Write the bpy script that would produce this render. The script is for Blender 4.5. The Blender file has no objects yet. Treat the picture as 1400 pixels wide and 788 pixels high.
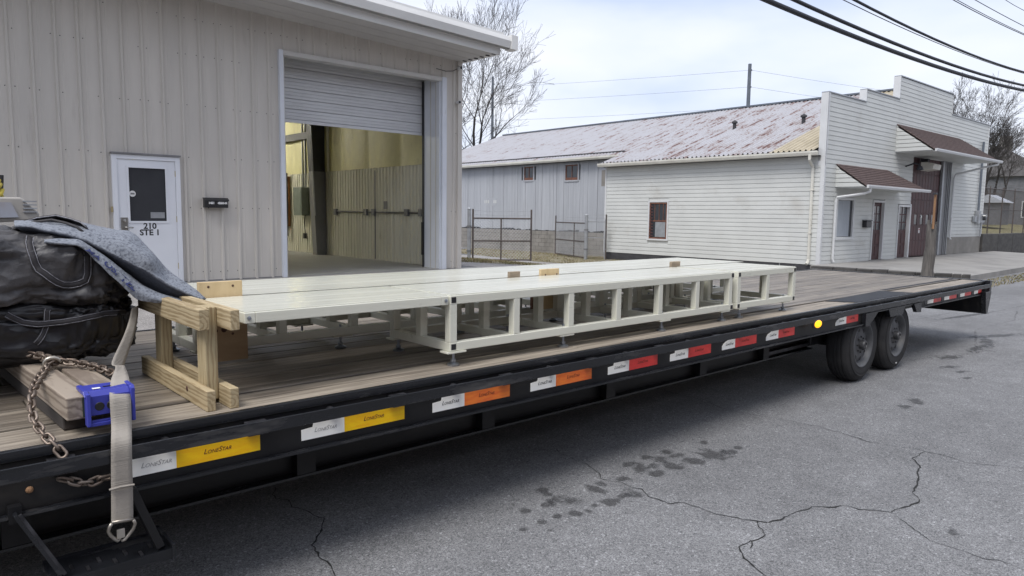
import bpy, math, random
from mathutils import Vector, Matrix, noise
random.seed(7)
SC = bpy.context.scene
COL = SC.collection
R = math.radians

# ---------------------------------------------------------------- camera
cam_d = bpy.data.cameras.new('camera')
cam = bpy.data.objects.new('camera', cam_d); COL.objects.link(cam)
PITCH, ROLL, YAW, HCAM = .103147, .0125063, .838129, 1.70
_F = Vector((math.cos(YAW), math.sin(YAW), 0)); _R = Vector((math.sin(YAW), -math.cos(YAW), 0)); _U = Vector((0, 0, 1))
_f = _F*math.cos(PITCH) - _U*math.sin(PITCH); _u = _U*math.cos(PITCH) + _F*math.sin(PITCH)
_rr = _R*math.cos(ROLL) + _u*math.sin(ROLL); _uu = _u*math.cos(ROLL) - _R*math.sin(ROLL)
cm = Matrix((_rr, _uu, -_f)).transposed().to_4x4(); cm.translation = Vector((0, 0, HCAM))
cam.matrix_world = cm
cam_d.sensor_width = 36; cam_d.lens = 36*969.44/1400
cam_d.clip_start = .05; cam_d.clip_end = 2000
SC.camera = cam

# ---------------------------------------------------------------- sky and sun
SUN_EL, SUN_AZ = R(58), R(200)      # azimuth measured from +X towards +Y
w = bpy.data.worlds.new('World'); SC.world = w; w.use_nodes = True
nt = w.node_tree; nt.nodes.clear()
out = nt.nodes.new('ShaderNodeOutputWorld')
sky = nt.nodes.new('ShaderNodeTexSky'); sky.sky_type = 'NISHITA'; sky.sun_disc = False
sky.sun_elevation = SUN_EL; sky.sun_rotation = R(90) - SUN_AZ; sky.air_density = 1.2; sky.dust_density = 2.5
bg1 = nt.nodes.new('ShaderNodeBackground'); bg1.inputs[1].default_value = .09
nt.links.new(sky.outputs[0], bg1.inputs[0])
tc = nt.nodes.new('ShaderNodeTexCoord')
mp = nt.nodes.new('ShaderNodeMapping'); mp.inputs['Scale'].default_value = (1.0, 1.0, 2.6); mp.inputs['Location'].default_value = (.35, .1, .0)
nt.links.new(tc.outputs['Generated'], mp.inputs[0])
nz = nt.nodes.new('ShaderNodeTexNoise'); nz.inputs['Scale'].default_value = 2.1; nz.inputs['Detail'].default_value = 5; nz.inputs['Roughness'].default_value = .45
nt.links.new(mp.outputs[0], nz.inputs['Vector'])
cr = nt.nodes.new('ShaderNodeValToRGB')
cr.color_ramp.elements[0].position = .38; cr.color_ramp.elements[0].color = (.56, .64, .84, 1)
cr.color_ramp.elements[1].position = .60; cr.color_ramp.elements[1].color = (.86, .87, .93, 1)
e = cr.color_ramp.elements.new(.47); e.color = (.72, .77, .90, 1)
nt.links.new(nz.outputs[0], cr.inputs[0])
bg2 = nt.nodes.new('ShaderNodeBackground'); bg2.inputs[1].default_value = .65
nt.links.new(cr.outputs[0], bg2.inputs[0])
mx = nt.nodes.new('ShaderNodeMixShader'); mx.inputs[0].default_value = .88
nt.links.new(bg1.outputs[0], mx.inputs[1]); nt.links.new(bg2.outputs[0], mx.inputs[2]); nt.links.new(mx.outputs[0], out.inputs[0])
sun_d = bpy.data.lights.new('sun', 'SUN'); sun_d.energy = 1.5; sun_d.angle = R(28); sun_d.color = (1, .97, .93)
sun = bpy.data.objects.new('sun', sun_d); COL.objects.link(sun)
sd = Vector((math.cos(SUN_EL)*math.cos(SUN_AZ), math.cos(SUN_EL)*math.sin(SUN_AZ), math.sin(SUN_EL)))
sun.rotation_euler = sd.to_track_quat('Z', 'Y').to_euler(); sun.location = sd*60
vs = SC.view_settings; vs.view_transform = 'Standard'; vs.look = 'None'; vs.exposure = .97; vs.gamma = 1; vs.use_curve_mapping = False

# ---------------------------------------------------------------- mesh helpers
ROOTM = {}
class MB:
    def __init__(s): s.v = []; s.f = []
    def quad(s, *p):
        n = len(s.v); s.v += [tuple(q) for q in p]; s.f.append(tuple(range(n, n+len(p)))); return s
    def box(s, x0, x1, y0, y1, z0, z1):
        n = len(s.v)
        s.v += [(x0,y0,z0),(x1,y0,z0),(x1,y1,z0),(x0,y1,z0),(x0,y0,z1),(x1,y0,z1),(x1,y1,z1),(x0,y1,z1)]
        s.f += [tuple(n+i for i in q) for q in ((3,2,1,0),(4,5,6,7),(0,1,5,4),(1,2,6,5),(2,3,7,6),(3,0,4,7))]; return s
    def beam(s, p, q, w, h, up=(0,0,1)):
        p = Vector(p); q = Vector(q); d = (q-p).normalized(); a = d.cross(Vector(up))
        if a.length < 1e-5: a = d.cross(Vector((0,1,0)))
        a.normalize(); b = a.cross(d); n = len(s.v)
        for c in (p, q):
            for i, j in ((-1,-1),(1,-1),(1,1),(-1,1)): s.v.append(tuple(c + a*(i*w/2) + b*(j*h/2)))
        s.f += [tuple(n+i for i in q) for q in ((3,2,1,0),(4,5,6,7),(0,1,5,4),(1,2,6,5),(2,3,7,6),(3,0,4,7))]; return s
    def tube(s, path, r, n=8, cap=True, closed=False):
        P = [Vector(p) for p in path]; m = len(P); base = len(s.v); prev = None
        for i, p in enumerate(P):
            if closed: t = P[(i+1) % m] - P[i-1]
            else: t = P[min(i+1, m-1)] - P[max(i-1, 0)]
            t = t.normalized() if t.length > 1e-9 else Vector((0,0,1))
            if prev is None:
                a = t.cross(Vector((0,0,1)))
                if a.length < 1e-3: a = t.cross(Vector((1,0,0)))
            else: a = prev - t*prev.dot(t)
            a.normalize(); prev = a; b = t.cross(a); rr = r[i] if isinstance(r, (list, tuple)) else r
            for k in range(n):
                an = 2*math.pi*k/n; s.v.append(tuple(p + a*(rr*math.cos(an)) + b*(rr*math.sin(an))))
        for i in range(m if closed else m-1):
            for k in range(n):
                a0 = base+i*n+k; a1 = base+i*n+(k+1) % n; j = (i+1) % m
                s.f.append((a0, a1, base+j*n+(k+1) % n, base+j*n+k))
        if cap and not closed:
            s.f.append(tuple(base+k for k in range(n))[::-1]); s.f.append(tuple(base+(m-1)*n+k for k in range(n)))
        return s
    def prism(s, poly, axis, a0, a1):
        n = len(poly); b = len(s.v)
        f = {'x': lambda a, p: (a, p[0], p[1]), 'y': lambda a, p: (p[0], a, p[1]), 'z': lambda a, p: (p[0], p[1], a)}[axis]
        for a in (a0, a1): s.v += [f(a, p) for p in poly]
        for i in range(n): s.f.append((b+i, b+(i+1) % n, b+n+(i+1) % n, b+n+i))
        s.f.append(tuple(range(b, b+n))[::-1]); s.f.append(tuple(range(b+n, b+2*n))); return s
    def lathe(s, prof, axis='z', c=(0,0,0), n=24, a=0):
        b = len(s.v)
        for r_, h in prof:
            for k in range(n):
                t = 2*math.pi*k/n + a; x, y = r_*math.cos(t), r_*math.sin(t)
                p = {'z': (x, y, h), 'y': (x, h, y), 'x': (h, x, y)}[axis]
                s.v.append((c[0]+p[0], c[1]+p[1], c[2]+p[2]))
        for i in range(len(prof)-1):
            for k in range(n): s.f.append((b+i*n+k, b+i*n+(k+1) % n, b+(i+1)*n+(k+1) % n, b+(i+1)*n+k))
        return s
    def grid(s, fn, nu, nv, cu=False, cv=False):
        b = len(s.v)
        for i in range(nu):
            for j in range(nv): s.v.append(tuple(fn(i/(nu if cu else nu-1), j/(nv if cv else nv-1))))
        for i in range(nu if cu else nu-1):
            for j in range(nv if cv else nv-1):
                i2 = (i+1) % nu; j2 = (j+1) % nv
                s.f.append((b+i*nv+j, b+i2*nv+j, b+i2*nv+j2, b+i*nv+j2))
        return s
    def build(s, name, m, parent=None, smooth=False, bevel=0, local=False, sub=0, solid=0):
        vs_ = s.v
        if parent is not None and not local:
            im = ROOTM[parent.name]; vs_ = [tuple(im @ Vector(q)) for q in vs_]
        me = bpy.data.meshes.new(name); me.from_pydata(vs_, [], s.f); me.validate(); me.update()
        if smooth: me.polygons.foreach_set('use_smooth', [True]*len(me.polygons))
        me.materials.append(m)
        return link(name, me, parent, bevel, sub, solid, smooth)
def link(name, me, parent=None, bevel=0, sub=0, solid=0, smooth=False):
    o = bpy.data.objects.new(name, me); COL.objects.link(o)
    if parent is not None:
        o.parent = parent
        ROOTM[o.name] = ROOTM[parent.name]
    else: ROOTM[o.name] = Matrix.Identity(4)
    if solid:
        md = o.modifiers.new('solid', 'SOLIDIFY'); md.thickness = solid; md.offset = 0
    if bevel:
        md = o.modifiers.new('bevel', 'BEVEL'); md.width = bevel; md.segments = 2; md.limit_method = 'ANGLE'; md.angle_limit = R(40)
    if sub:
        md = o.modifiers.new('sub', 'SUBSURF'); md.levels = sub; md.render_levels = sub
    return o
def inst(src, name, parent, loc=(0,0,0), rot=None, scale=None):
    o = bpy.data.objects.new(name, src if isinstance(src, bpy.types.Mesh) else src.data); COL.objects.link(o)
    if parent is not None: o.parent = parent; ROOTM[o.name] = ROOTM[parent.name]
    o.location = loc
    if rot: o.rotation_euler = rot
    if scale: o.scale = scale
    return o
def mesh(mb, name, m, smooth=False):
    me = bpy.data.meshes.new(name); me.from_pydata(mb.v, [], mb.f); me.update()
    if smooth: me.polygons.foreach_set('use_smooth', [True]*len(me.polygons))
    me.materials.append(m); return me
def thing(name, label, cat, loc=(0,0,0), rz=0, group=None):
    o = bpy.data.objects.new(name, None); COL.objects.link(o); o.empty_display_size = .2
    o.location = loc; o.rotation_euler = (0, 0, rz)
    ROOTM[o.name] = (Matrix.Translation(Vector(loc)) @ Matrix.Rotation(rz, 4, 'Z')).inverted()
    return tag(o, label, cat, group)
def tag(o, label, cat=None, group=None):
    o['label'] = label
    if cat: o['category'] = cat
    if group: o['group'] = group
    return o
def struct(o): o['kind'] = 'structure'; return o
def stuff(o): o['kind'] = 'stuff'; return o
def text_mesh(body, size, m, name='lettering', shear=0, small=False, bold=0, depth=.0006):
    cu = bpy.data.curves.new('t', 'FONT'); cu.body = body; cu.size = size; cu.shear = shear; cu.align_x = 'CENTER'; cu.align_y = 'CENTER'
    cu.offset = bold; cu.extrude = depth; cu.resolution_u = 3
    if small:
        cu.small_caps_scale = .72
        for i, c in enumerate(cu.body_format): c.use_small_caps = True
    o = bpy.data.objects.new('t', cu); COL.objects.link(o)
    dg = bpy.context.evaluated_depsgraph_get(); dg.update()
    me = bpy.data.meshes.new_from_object(o.evaluated_get(dg)); bpy.data.objects.remove(o)
    me.name = name; me.materials.clear(); me.materials.append(m); return me

# ---------------------------------------------------------------- materials
def pm(name, a, b=None, nscale=4, stretch=(1,1,1), ramp=(.35,.65), rough=(.5,.7), metal=0, bump=0, bscale=None, bstretch=None,
       rnd=0, detail=6, stain=None, spec=.5, coat=0, world=False):
    """noise-mixed Principled material. stain = (colour, scale, lo, hi, stretch)"""
    m = bpy.data.materials.new(name); m.use_nodes = True; t = m.node_tree; L = t.links.new
    P = t.nodes['Principled BSDF']; P.inputs['Metallic'].default_value = metal; P.inputs['Specular IOR Level'].default_value = spec
    if coat: P.inputs['Coat Weight'].default_value = coat; P.inputs['Coat Roughness'].default_value = .12
    if b is None: b = tuple(c*.82 for c in a)
    tc = t.nodes.new('ShaderNodeTexCoord'); oi = t.nodes.new('ShaderNodeObjectInfo')
    def coords(st):
        mp = t.nodes.new('ShaderNodeMapping'); mp.inputs['Scale'].default_value = st
        if world:
            g = t.nodes.new('ShaderNodeNewGeometry'); L(g.outputs['Position'], mp.inputs[0])
        else:
            L(tc.outputs['Object'], mp.inputs[0])
            mu = t.nodes.new('ShaderNodeMath'); mu.operation = 'MULTIPLY'; mu.inputs[1].default_value = 37.0; L(oi.outputs['Random'], mu.inputs[0]); L(mu.outputs[0], mp.inputs['Location'])
        return mp
    mp = coords(stretch)
    n1 = t.nodes.new('ShaderNodeTexNoise'); n1.inputs['Scale'].default_value = nscale; n1.inputs['Detail'].default_value = detail; n1.inputs['Roughness'].default_value = .6
    L(mp.outputs[0], n1.inputs['Vector'])
    r1 = t.nodes.new('ShaderNodeValToRGB'); r1.color_ramp.elements[0].position = ramp[0]; r1.color_ramp.elements[1].position = ramp[1]
    r1.color_ramp.elements[0].color = (*b, 1); r1.color_ramp.elements[1].color = (*a, 1); L(n1.outputs[0], r1.inputs[0])
    c = r1.outputs[0]
    if stain:
        sc, ss, lo, hi, sst = stain
        mps = coords(sst); n2 = t.nodes.new('ShaderNodeTexNoise'); n2.inputs['Scale'].default_value = ss; n2.inputs['Detail'].default_value = 8; n2.inputs['Roughness'].default_value = .65
        L(mps.outputs[0], n2.inputs['Vector'])
        mr = t.nodes.new('ShaderNodeMapRange'); mr.inputs[1].default_value = lo; mr.inputs[2].default_value = hi; L(n2.outputs[0], mr.inputs[0])
        mix = t.nodes.new('ShaderNodeMix'); mix.data_type = 'RGBA'; L(mr.outputs[0], mix.inputs[0]); L(c, mix.inputs[6]); mix.inputs[7].default_value = (*sc, 1); c = mix.outputs[2]
    if rnd:
        mr = t.nodes.new('ShaderNodeMapRange'); mr.inputs[3].default_value = 1-rnd; mr.inputs[4].default_value = 1+rnd; L(oi.outputs['Random'], mr.inputs[0])
        hs = t.nodes.new('ShaderNodeHueSaturation'); L(mr.outputs[0], hs.inputs['Value']); L(c, hs.inputs['Color']); c = hs.outputs[0]
    L(c, P.inputs['Base Color'])
    mr = t.nodes.new('ShaderNodeMapRange'); mr.inputs[3].default_value = rough[0]; mr.inputs[4].default_value = rough[1]; L(n1.outputs[0], mr.inputs[0]); L(mr.outputs[0], P.inputs['Roughness'])
    if bump:
        mpb = coords(bstretch or stretch)
        n3 = t.nodes.new('ShaderNodeTexNoise'); n3.inputs['Scale'].default_value = bscale or nscale*4; n3.inputs['Detail'].default_value = 5; L(mpb.outputs[0], n3.inputs['Vector'])
        bp = t.nodes.new('ShaderNodeBump'); bp.inputs['Strength'].default_value = bump; bp.inputs['Distance'].default_value = .01; L(n3.outputs[0], bp.inputs['Height']); L(bp.outputs[0], P.inputs['Normal'])
    return m
def lumber(name, a, b, axis, rnd=.1, scale=14):
    """sawn softwood: growth rings round the board's long axis"""
    m = bpy.data.materials.new(name); m.use_nodes = True; t = m.node_tree; L = t.links.new; P = t.nodes['Principled BSDF']
    tc = t.nodes.new('ShaderNodeTexCoord'); oi = t.nodes.new('ShaderNodeObjectInfo')
    mp = t.nodes.new('ShaderNodeMapping'); L(tc.outputs['Object'], mp.inputs[0])
    ad = t.nodes.new('ShaderNodeMath'); ad.operation = 'MULTIPLY'; ad.inputs[1].default_value = .06; L(oi.outputs['Random'], ad.inputs[0])
    L(ad.outputs[0], mp.inputs['Location'])
    mp.inputs['Scale'].default_value = tuple(.12 if k == axis else 1 for k in range(3))
    wv = t.nodes.new('ShaderNodeTexWave'); wv.wave_type = 'RINGS'; wv.rings_direction = 'XYZ'[axis]; wv.inputs['Scale'].default_value = scale*2.2; wv.inputs['Distortion'].default_value = 5; wv.inputs['Detail'].default_value = 3; wv.inputs['Detail Scale'].default_value = 3.0
    L(mp.outputs[0], wv.inputs['Vector'])
    n = t.nodes.new('ShaderNodeTexNoise'); n.inputs['Scale'].default_value = 7; n.inputs['Detail'].default_value = 6; L(tc.outputs['Object'], n.inputs['Vector'])
    mx_ = t.nodes.new('ShaderNodeMath'); mx_.operation = 'MULTIPLY_ADD'; mx_.inputs[1].default_value = .55; L(wv.outputs['Fac'], mx_.inputs[0])
    m2 = t.nodes.new('ShaderNodeMath'); m2.operation = 'MULTIPLY'; m2.inputs[1].default_value = .45; L(n.outputs[0], m2.inputs[0]); L(m2.outputs[0], mx_.inputs[2])
    r1 = t.nodes.new('ShaderNodeValToRGB'); r1.color_ramp.elements[0].color = (*b, 1); r1.color_ramp.elements[1].color = (*a, 1); r1.color_ramp.elements[0].position = .12; r1.color_ramp.elements[1].position = .62
    L(mx_.outputs[0], r1.inputs[0])
    mr = t.nodes.new('ShaderNodeMapRange'); mr.inputs[3].default_value = 1-rnd; mr.inputs[4].default_value = 1+rnd; L(oi.outputs['Random'], mr.inputs[0])
    hs = t.nodes.new('ShaderNodeHueSaturation'); L(mr.outputs[0], hs.inputs['Value']); L(r1.outputs[0], hs.inputs['Color']); L(hs.outputs[0], P.inputs['Base Color'])
    P.inputs['Roughness'].default_value = .75
    bp = t.nodes.new('ShaderNodeBump'); bp.inputs['Strength'].default_value = .25; bp.inputs['Distance'].default_value = .002; L(wv.outputs['Fac'], bp.inputs['Height']); L(bp.outputs[0], P.inputs['Normal'])
    return m
def emit(name, col, st):
    m = bpy.data.materials.new(name); m.use_nodes = True; P = m.node_tree.nodes['Principled BSDF']
    P.inputs['Base Color'].default_value = (*col, 1); P.inputs['Emission Color'].default_value = (*col, 1); P.inputs['Emission Strength'].default_value = st; return m
def glass(name, tint=(.5,.55,.6), rough=.08, alpha=.35):
    m = bpy.data.materials.new(name); m.use_nodes = True; t = m.node_tree; P = t.nodes['Principled BSDF']
    P.inputs['Base Color'].default_value = (*tint, 1); P.inputs['Roughness'].default_value = rough; P.inputs['Alpha'].default_value = alpha; return m

M = {}
M['tan_wall'] = pm('tan_wall', (.56,.53,.49), (.50,.475,.44), 1.5, (3,3,.35), rough=(.42,.6), stain=((.30,.27,.24), 2.0, .62, .85, (2.5,2.5,.25)), world=True)
M['tan_trim'] = pm('tan_trim', (.55,.54,.52), (.48,.47,.455), 2, (1,1,.5), rough=(.4,.55), world=True)
M['blue_white'] = pm('blue_white', (.66,.69,.75), (.58,.61,.67), 2.5, (1,1,.4), rough=(.35,.5), stain=((.35,.33,.32), 3.5, .66, .9, (1,1,.5)), world=True)
M['soffit'] = pm('soffit', (.52,.51,.495), (.47,.46,.45), 1.5, (1,1,1), rough=(.5,.65))
M['gutter_grey'] = pm('gutter_grey', (.68,.68,.67), (.61,.61,.60), 2, (.4,1,1), rough=(.35,.5))
M['roller'] = pm('roller', (.62,.635,.66), (.56,.57,.60), 2, (.6,1,2), rough=(.35,.5), stain=((.42,.42,.43), 1.6, .6, .85, (.5,1,3)))
M['door_white'] = pm('door_white', (.72,.74,.79), (.67,.69,.74), 1.2, rough=(.35,.5), stain=((.45,.43,.42), 3, .68, .9, (2,2,.5)))
M['black_plastic'] = pm('black_plastic', (.02,.02,.023), (.014,.014,.016), 4, rough=(.35,.5))
M['print_black'] = pm('print_black', (.02,.02,.022), None, 4, rough=(.6,.7))
M['print_white'] = pm('print_white', (.8,.8,.8), None, 4, rough=(.5,.6))
M['dark_glass'] = pm('dark_glass', (.05,.055,.062), (.035,.04,.047), 1.2, rough=(.1,.18), spec=.6)
M['satin_steel'] = pm('satin_steel', (.45,.44,.42), (.36,.35,.33), 6, rough=(.28,.4), metal=1)
M['brass'] = pm('brass', (.5,.42,.25), None, 6, rough=(.4,.5), metal=.6)
M['insul'] = pm('insul', (.58,.55,.30), (.47,.44,.235), 2.5, (2,1,.5), rough=(.45,.65), bump=.35, bscale=3, stain=((.30,.28,.17), 2.2, .55, .85, (1,1,.6)), world=True)
M['int_metal'] = pm('int_metal', (.64,.625,.53), (.56,.545,.455), 2, (1,1,.4), rough=(.45,.6), stain=((.30,.26,.19), 2.6, .58, .85, (2,2,.4)), world=True)
M['dark_steel'] = pm('dark_steel', (.035,.037,.045), (.025,.027,.032), 3, rough=(.5,.65))
M['grey_paint'] = pm('grey_paint', (.20,.20,.21), (.15,.15,.155), 2, (1,1,.5), rough=(.5,.65))
M['panel_green'] = pm('panel_green', (.17,.20,.17), (.14,.165,.14), 5, rough=(.5,.6))
M['galv'] = pm('galv', (.38,.40,.42), (.30,.31,.33), 5, rough=(.4,.6), metal=.5)
M['orange_ply'] = pm('orange_ply', (.45,.22,.09), (.36,.16,.06), 4, (1,1,.3), rough=(.6,.7))
M['red'] = pm('red', (.35,.03,.03), None, 5, rough=(.4,.5))
M['concrete'] = pm('concrete', (.30,.29,.275), (.235,.228,.215), .9, (1,1,1), rough=(.75,.9), bump=.2, bscale=30, stain=((.17,.165,.16), .7, .5, .75, (1,1,1)), world=True)
M['concrete_in'] = pm('concrete_in', (.30,.30,.295), (.24,.24,.235), .8, rough=(.45,.7), stain=((.18,.175,.17), .5, .5, .8, (1,.5,1)), world=True)
M['curb_dark'] = pm('curb_dark', (.075,.072,.068), (.038,.036,.035), 3, (1,1,2), rough=(.8,.95), bump=.5, bscale=20, world=True)
M['cinder'] = pm('cinder', (.27,.255,.235), (.20,.19,.175), 1.6, rough=(.85,.95), bump=.3, bscale=25, stain=((.14,.13,.115), 1.2, .55, .8, (1,1,.6)), world=True)
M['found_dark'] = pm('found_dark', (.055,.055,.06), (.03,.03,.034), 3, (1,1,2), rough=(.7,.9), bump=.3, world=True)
M['siding'] = pm('siding', (.575,.588,.572), (.525,.537,.522), 1.0, (1,1,1), rough=(.45,.6), stain=((.36,.34,.30), .55, .58, .86, (1,1,1.2)), world=True)
M['white_trim'] = pm('white_trim', (.60,.61,.62), (.54,.55,.56), 2, rough=(.4,.55), world=True)
M['cream_metal'] = pm('cream_metal', (.64,.63,.575), (.54,.525,.47), 2, (1,1,.5), rough=(.4,.6), stain=((.35,.28,.2), 3, .66, .9, (1,1,1)), world=True)
M['shingle'] = pm('shingle', (.105,.072,.067), (.068,.047,.045), 9, (1,1,1), rough=(.85,.95), bump=.6, bscale=60)
M['maroon'] = pm('maroon', (.085,.032,.032), (.05,.022,.024), 3, (2,2,.4), rough=(.5,.7), stain=((.13,.11,.11), 3, .6, .85, (1,1,.5)))
M['barn'] = pm('barn', (.385,.40,.43), (.33,.345,.375), 1.6, (5,5,.35), rough=(.7,.9), rnd=.045, bump=.2, bscale=9, bstretch=(8,8,.5), stain=((.25,.255,.27), 2.0, .60, .85, (3,3,.35)))
M['rusty_frame'] = pm('rusty_frame', (.20,.085,.05), (.12,.05,.035), 9, rough=(.7,.85))
M['old_wood'] = pm('old_wood', (.13,.12,.11), (.065,.06,.056), 3, (8,8,.5), rough=(.8,.95), bump=.5, bscale=6)
M['bare_wood'] = pm('bare_wood', (.30,.17,.09), (.22,.12,.06), 4, (6,6,.5), rough=(.7,.9))
M['bark'] = pm('bark', (.065,.058,.055), (.035,.032,.031), 3, (4,4,1), rough=(.85,.95))
M['fence_rust'] = pm('fence_rust', (.12,.098,.09), (.07,.06,.057), 6, rough=(.6,.8), metal=.3)
M['wire_black'] = pm('wire_black', (.02,.022,.03), None, 3, rough=(.6,.7))
M['pole_grey'] = pm('pole_grey', (.12,.14,.17), (.09,.105,.13), 2, rough=(.7,.8))
M['black_steel'] = pm('black_steel', (.012,.012,.0135), (.008,.008,.009), 3, (.5,2,2), spec=.35, rough=(.35,.55), stain=((.042,.037,.032), 2.6, .54, .80, (.4,2,1.5)))
M['black_edge'] = pm('black_edge', (.016,.017,.021), (.010,.011,.013), 5, (.4,2,2), rough=(.18,.34), stain=((.085,.082,.079), 5, .57, .74, (.4,2,2)))
M['scuffed'] = pm('scuffed', (.09,.09,.10), (.02,.02,.023), 12, rough=(.3,.5), metal=.6)
M['plank'] = pm('plank', (.265,.228,.182), (.062,.050,.040), 2.6, (.5,15,15), ramp=(.34,.66), detail=10, spec=.6, rough=(.38,.56), rnd=.22, bump=.35, bscale=3, bstretch=(.8,30,30), stain=((.075,.060,.046), 1.3, .50, .74, (.7,4,4)))
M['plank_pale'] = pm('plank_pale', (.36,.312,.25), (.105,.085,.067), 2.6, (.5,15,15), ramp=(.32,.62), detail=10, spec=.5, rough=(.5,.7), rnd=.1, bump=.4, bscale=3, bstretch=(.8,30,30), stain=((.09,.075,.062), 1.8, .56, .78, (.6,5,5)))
M['brick'] = pm('brick', (.20,.10,.075), (.14,.07,.055), 3, rough=(.8,.95))
M['diamond'] = pm('diamond', (.035,.038,.045), (.022,.024,.029), 4, spec=.3, rough=(.65,.85), stain=((.06,.056,.054), 3, .6, .85, (1,1,1)), bump=.3, bscale=40)
M['rubber'] = pm('rubber', (.022,.022,.024), (.014,.014,.015), 5, rough=(.7,.85), stain=((.042,.04,.039), 2.4, .52, .8, (1,1,1)))
M['rim'] = pm('rim', (.095,.098,.105), (.065,.067,.072), 6, rough=(.45,.6), stain=((.13,.125,.12), 5, .58, .8, (1,1,1)))
M['hub'] = pm('hub', (.09,.09,.095), (.05,.05,.053), 9, rough=(.35,.5), metal=.4)
M['tape_white'] = pm('tape_white', (.93,.93,.90), (.87,.87,.84), 6, rough=(.3,.45), stain=((.35,.33,.28), 14, .66, .85, (1,1,1)))
M['tape_red'] = pm('tape_red', (.72,.045,.038), (.58,.03,.028), 8, (1,1,3), rough=(.25,.4), stain=((.16,.02,.02), 12, .64, .85, (.6,1,2)))
M['tape_orange'] = pm('tape_orange', (.92,.24,.03), (.78,.14,.025), 10, (.7,1,4), rough=(.25,.4), stain=((.22,.03,.02), 12, .64, .85, (.6,1,2)))
M['tape_yellow'] = pm('tape_yellow', (1.0,.64,.0), (.95,.50,.0), 10, (.7,1,4), rough=(.25,.4), stain=((.5,.25,.0), 16, .68, .85, (.6,1,2)))
M['cream_paint'] = pm('cream_paint', (.70,.695,.60), (.65,.645,.555), 1.5, (.3,2,2), rough=(.22,.36), spec=.5, rnd=.03, stain=((.47,.455,.39), 7, .66, .86, (1,1,1)), bump=.08, bscale=30)
M['cream_top'] = pm('cream_top', (.66,.66,.575), (.57,.57,.49), 2.2, (.22,9,3), rough=(.12,.28), bump=.12, bscale=2.2, bstretch=(.5,9,1), spec=.6)
M['zinc'] = pm('zinc', (.42,.45,.50), (.30,.33,.38), 12, rough=(.2,.4), metal=.9)
M['pine_y'] = lumber('pine_y', (.43,.345,.21), (.24,.17,.085), 1, .1, 8)
M['pine_z'] = lumber('pine_z', (.41,.335,.20), (.25,.18,.095), 2, .1, 8)
M['timber'] = lumber('timber', (.30,.25,.20), (.15,.115,.09), 1, .15, 5)
M['timber_green'] = pm('timber_green', (.035,.055,.035), (.02,.03,.022), 6, rough=(.6,.8))
M['plywood'] = pm('plywood', (.43,.31,.19), (.33,.225,.13), 2.5, (1.2,1,5), rough=(.65,.8))
M['pale_ply'] = pm('pale_ply', (.66,.51,.30), (.56,.42,.23), 2.5, (5,1,1), rough=(.6,.75))
M['grey_block'] = pm('grey_block', (.36,.29,.21), (.24,.19,.135), 4, (1,1,6), rough=(.75,.9))
M['knot'] = pm('knot', (.09,.045,.03), None, 9, rough=(.7,.8))
M['blue_plastic'] = pm('blue_plastic', (.045,.055,.36), (.035,.042,.29), 4, rough=(.32,.45), stain=((.12,.13,.3), 8, .62, .85, (1,1,1)))
M['webbing'] = pm('webbing', (.36,.33,.29), (.27,.245,.215), 5, (1,1,1), rough=(.8,.9), bump=.4, bscale=4, bstretch=(2,2,90), stain=((.16,.145,.125), 5, .56, .8, (1,1,1)))
M['chain'] = pm('chain', (.30,.25,.21), (.13,.095,.075), 12, rough=(.35,.6), metal=.75)
M['hook'] = pm('hook', (.50,.47,.42), (.33,.30,.26), 12, rough=(.3,.5), metal=.8)
M['bag_grey'] = pm('bag_grey', (.085,.083,.088), (.036,.035,.038), 4, (1,1,1), ramp=(.3,.7), rough=(.40,.6), bump=.9, bscale=14)
M['bag_black'] = pm('bag_black', (.018,.018,.021), (.011,.011,.013), 3, rough=(.25,.42), bump=.4, bscale=7)
def crumple(m, sc, st):
    """sharp creases: cell-edge bump added to a fabric"""
    t = m.node_tree; L = t.links.new; P = t.nodes['Principled BSDF']; tc_ = t.nodes.new('ShaderNodeTexCoord')
    n = t.nodes.new('ShaderNodeTexNoise'); n.inputs['Scale'].default_value = 3; L(tc_.outputs['Object'], n.inputs['Vector'])
    mx_ = t.nodes.new('ShaderNodeMix'); mx_.data_type = 'VECTOR'; mx_.inputs[0].default_value = .22; L(tc_.outputs['Object'], mx_.inputs[4]); L(n.outputs['Color'], mx_.inputs[5])
    v = t.nodes.new('ShaderNodeTexVoronoi'); v.feature = 'SMOOTH_F1'; v.inputs['Smoothness'].default_value = .12; v.inputs['Scale'].default_value = sc; L(mx_.outputs[1], v.inputs['Vector'])
    v2 = t.nodes.new('ShaderNodeTexVoronoi'); v2.inputs['Scale'].default_value = sc*2.3; L(mx_.outputs[1], v2.inputs['Vector'])
    ad = t.nodes.new('ShaderNodeMath'); ad.operation = 'MULTIPLY_ADD'; ad.inputs[1].default_value = .4; L(v2.outputs['Distance'], ad.inputs[0]); L(v.outputs['Distance'], ad.inputs[2])
    bp = t.nodes.new('ShaderNodeBump'); bp.inputs['Strength'].default_value = st; bp.inputs['Distance'].default_value = .03; L(ad.outputs[0], bp.inputs['Height'])
    for l in list(P.inputs['Normal'].links): L(l.from_node.outputs[0], bp.inputs['Normal'])
    L(bp.outputs[0], P.inputs['Normal'])
crumple(M['bag_grey'], 8, .75); crumple(M['bag_black'], 7, .8)
M['strap_black'] = pm('strap_black', (.035,.033,.037), (.025,.023,.026), 20, rough=(.6,.75))
M['stitch'] = pm('stitch', (.27,.27,.30), (.12,.12,.135), 60, rough=(.7,.8))
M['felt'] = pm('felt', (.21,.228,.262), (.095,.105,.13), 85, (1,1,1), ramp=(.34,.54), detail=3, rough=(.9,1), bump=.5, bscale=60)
M['felt_dark'] = pm('felt_dark', (.085,.095,.12), (.05,.055,.07), 60, rough=(.9,1))
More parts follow.
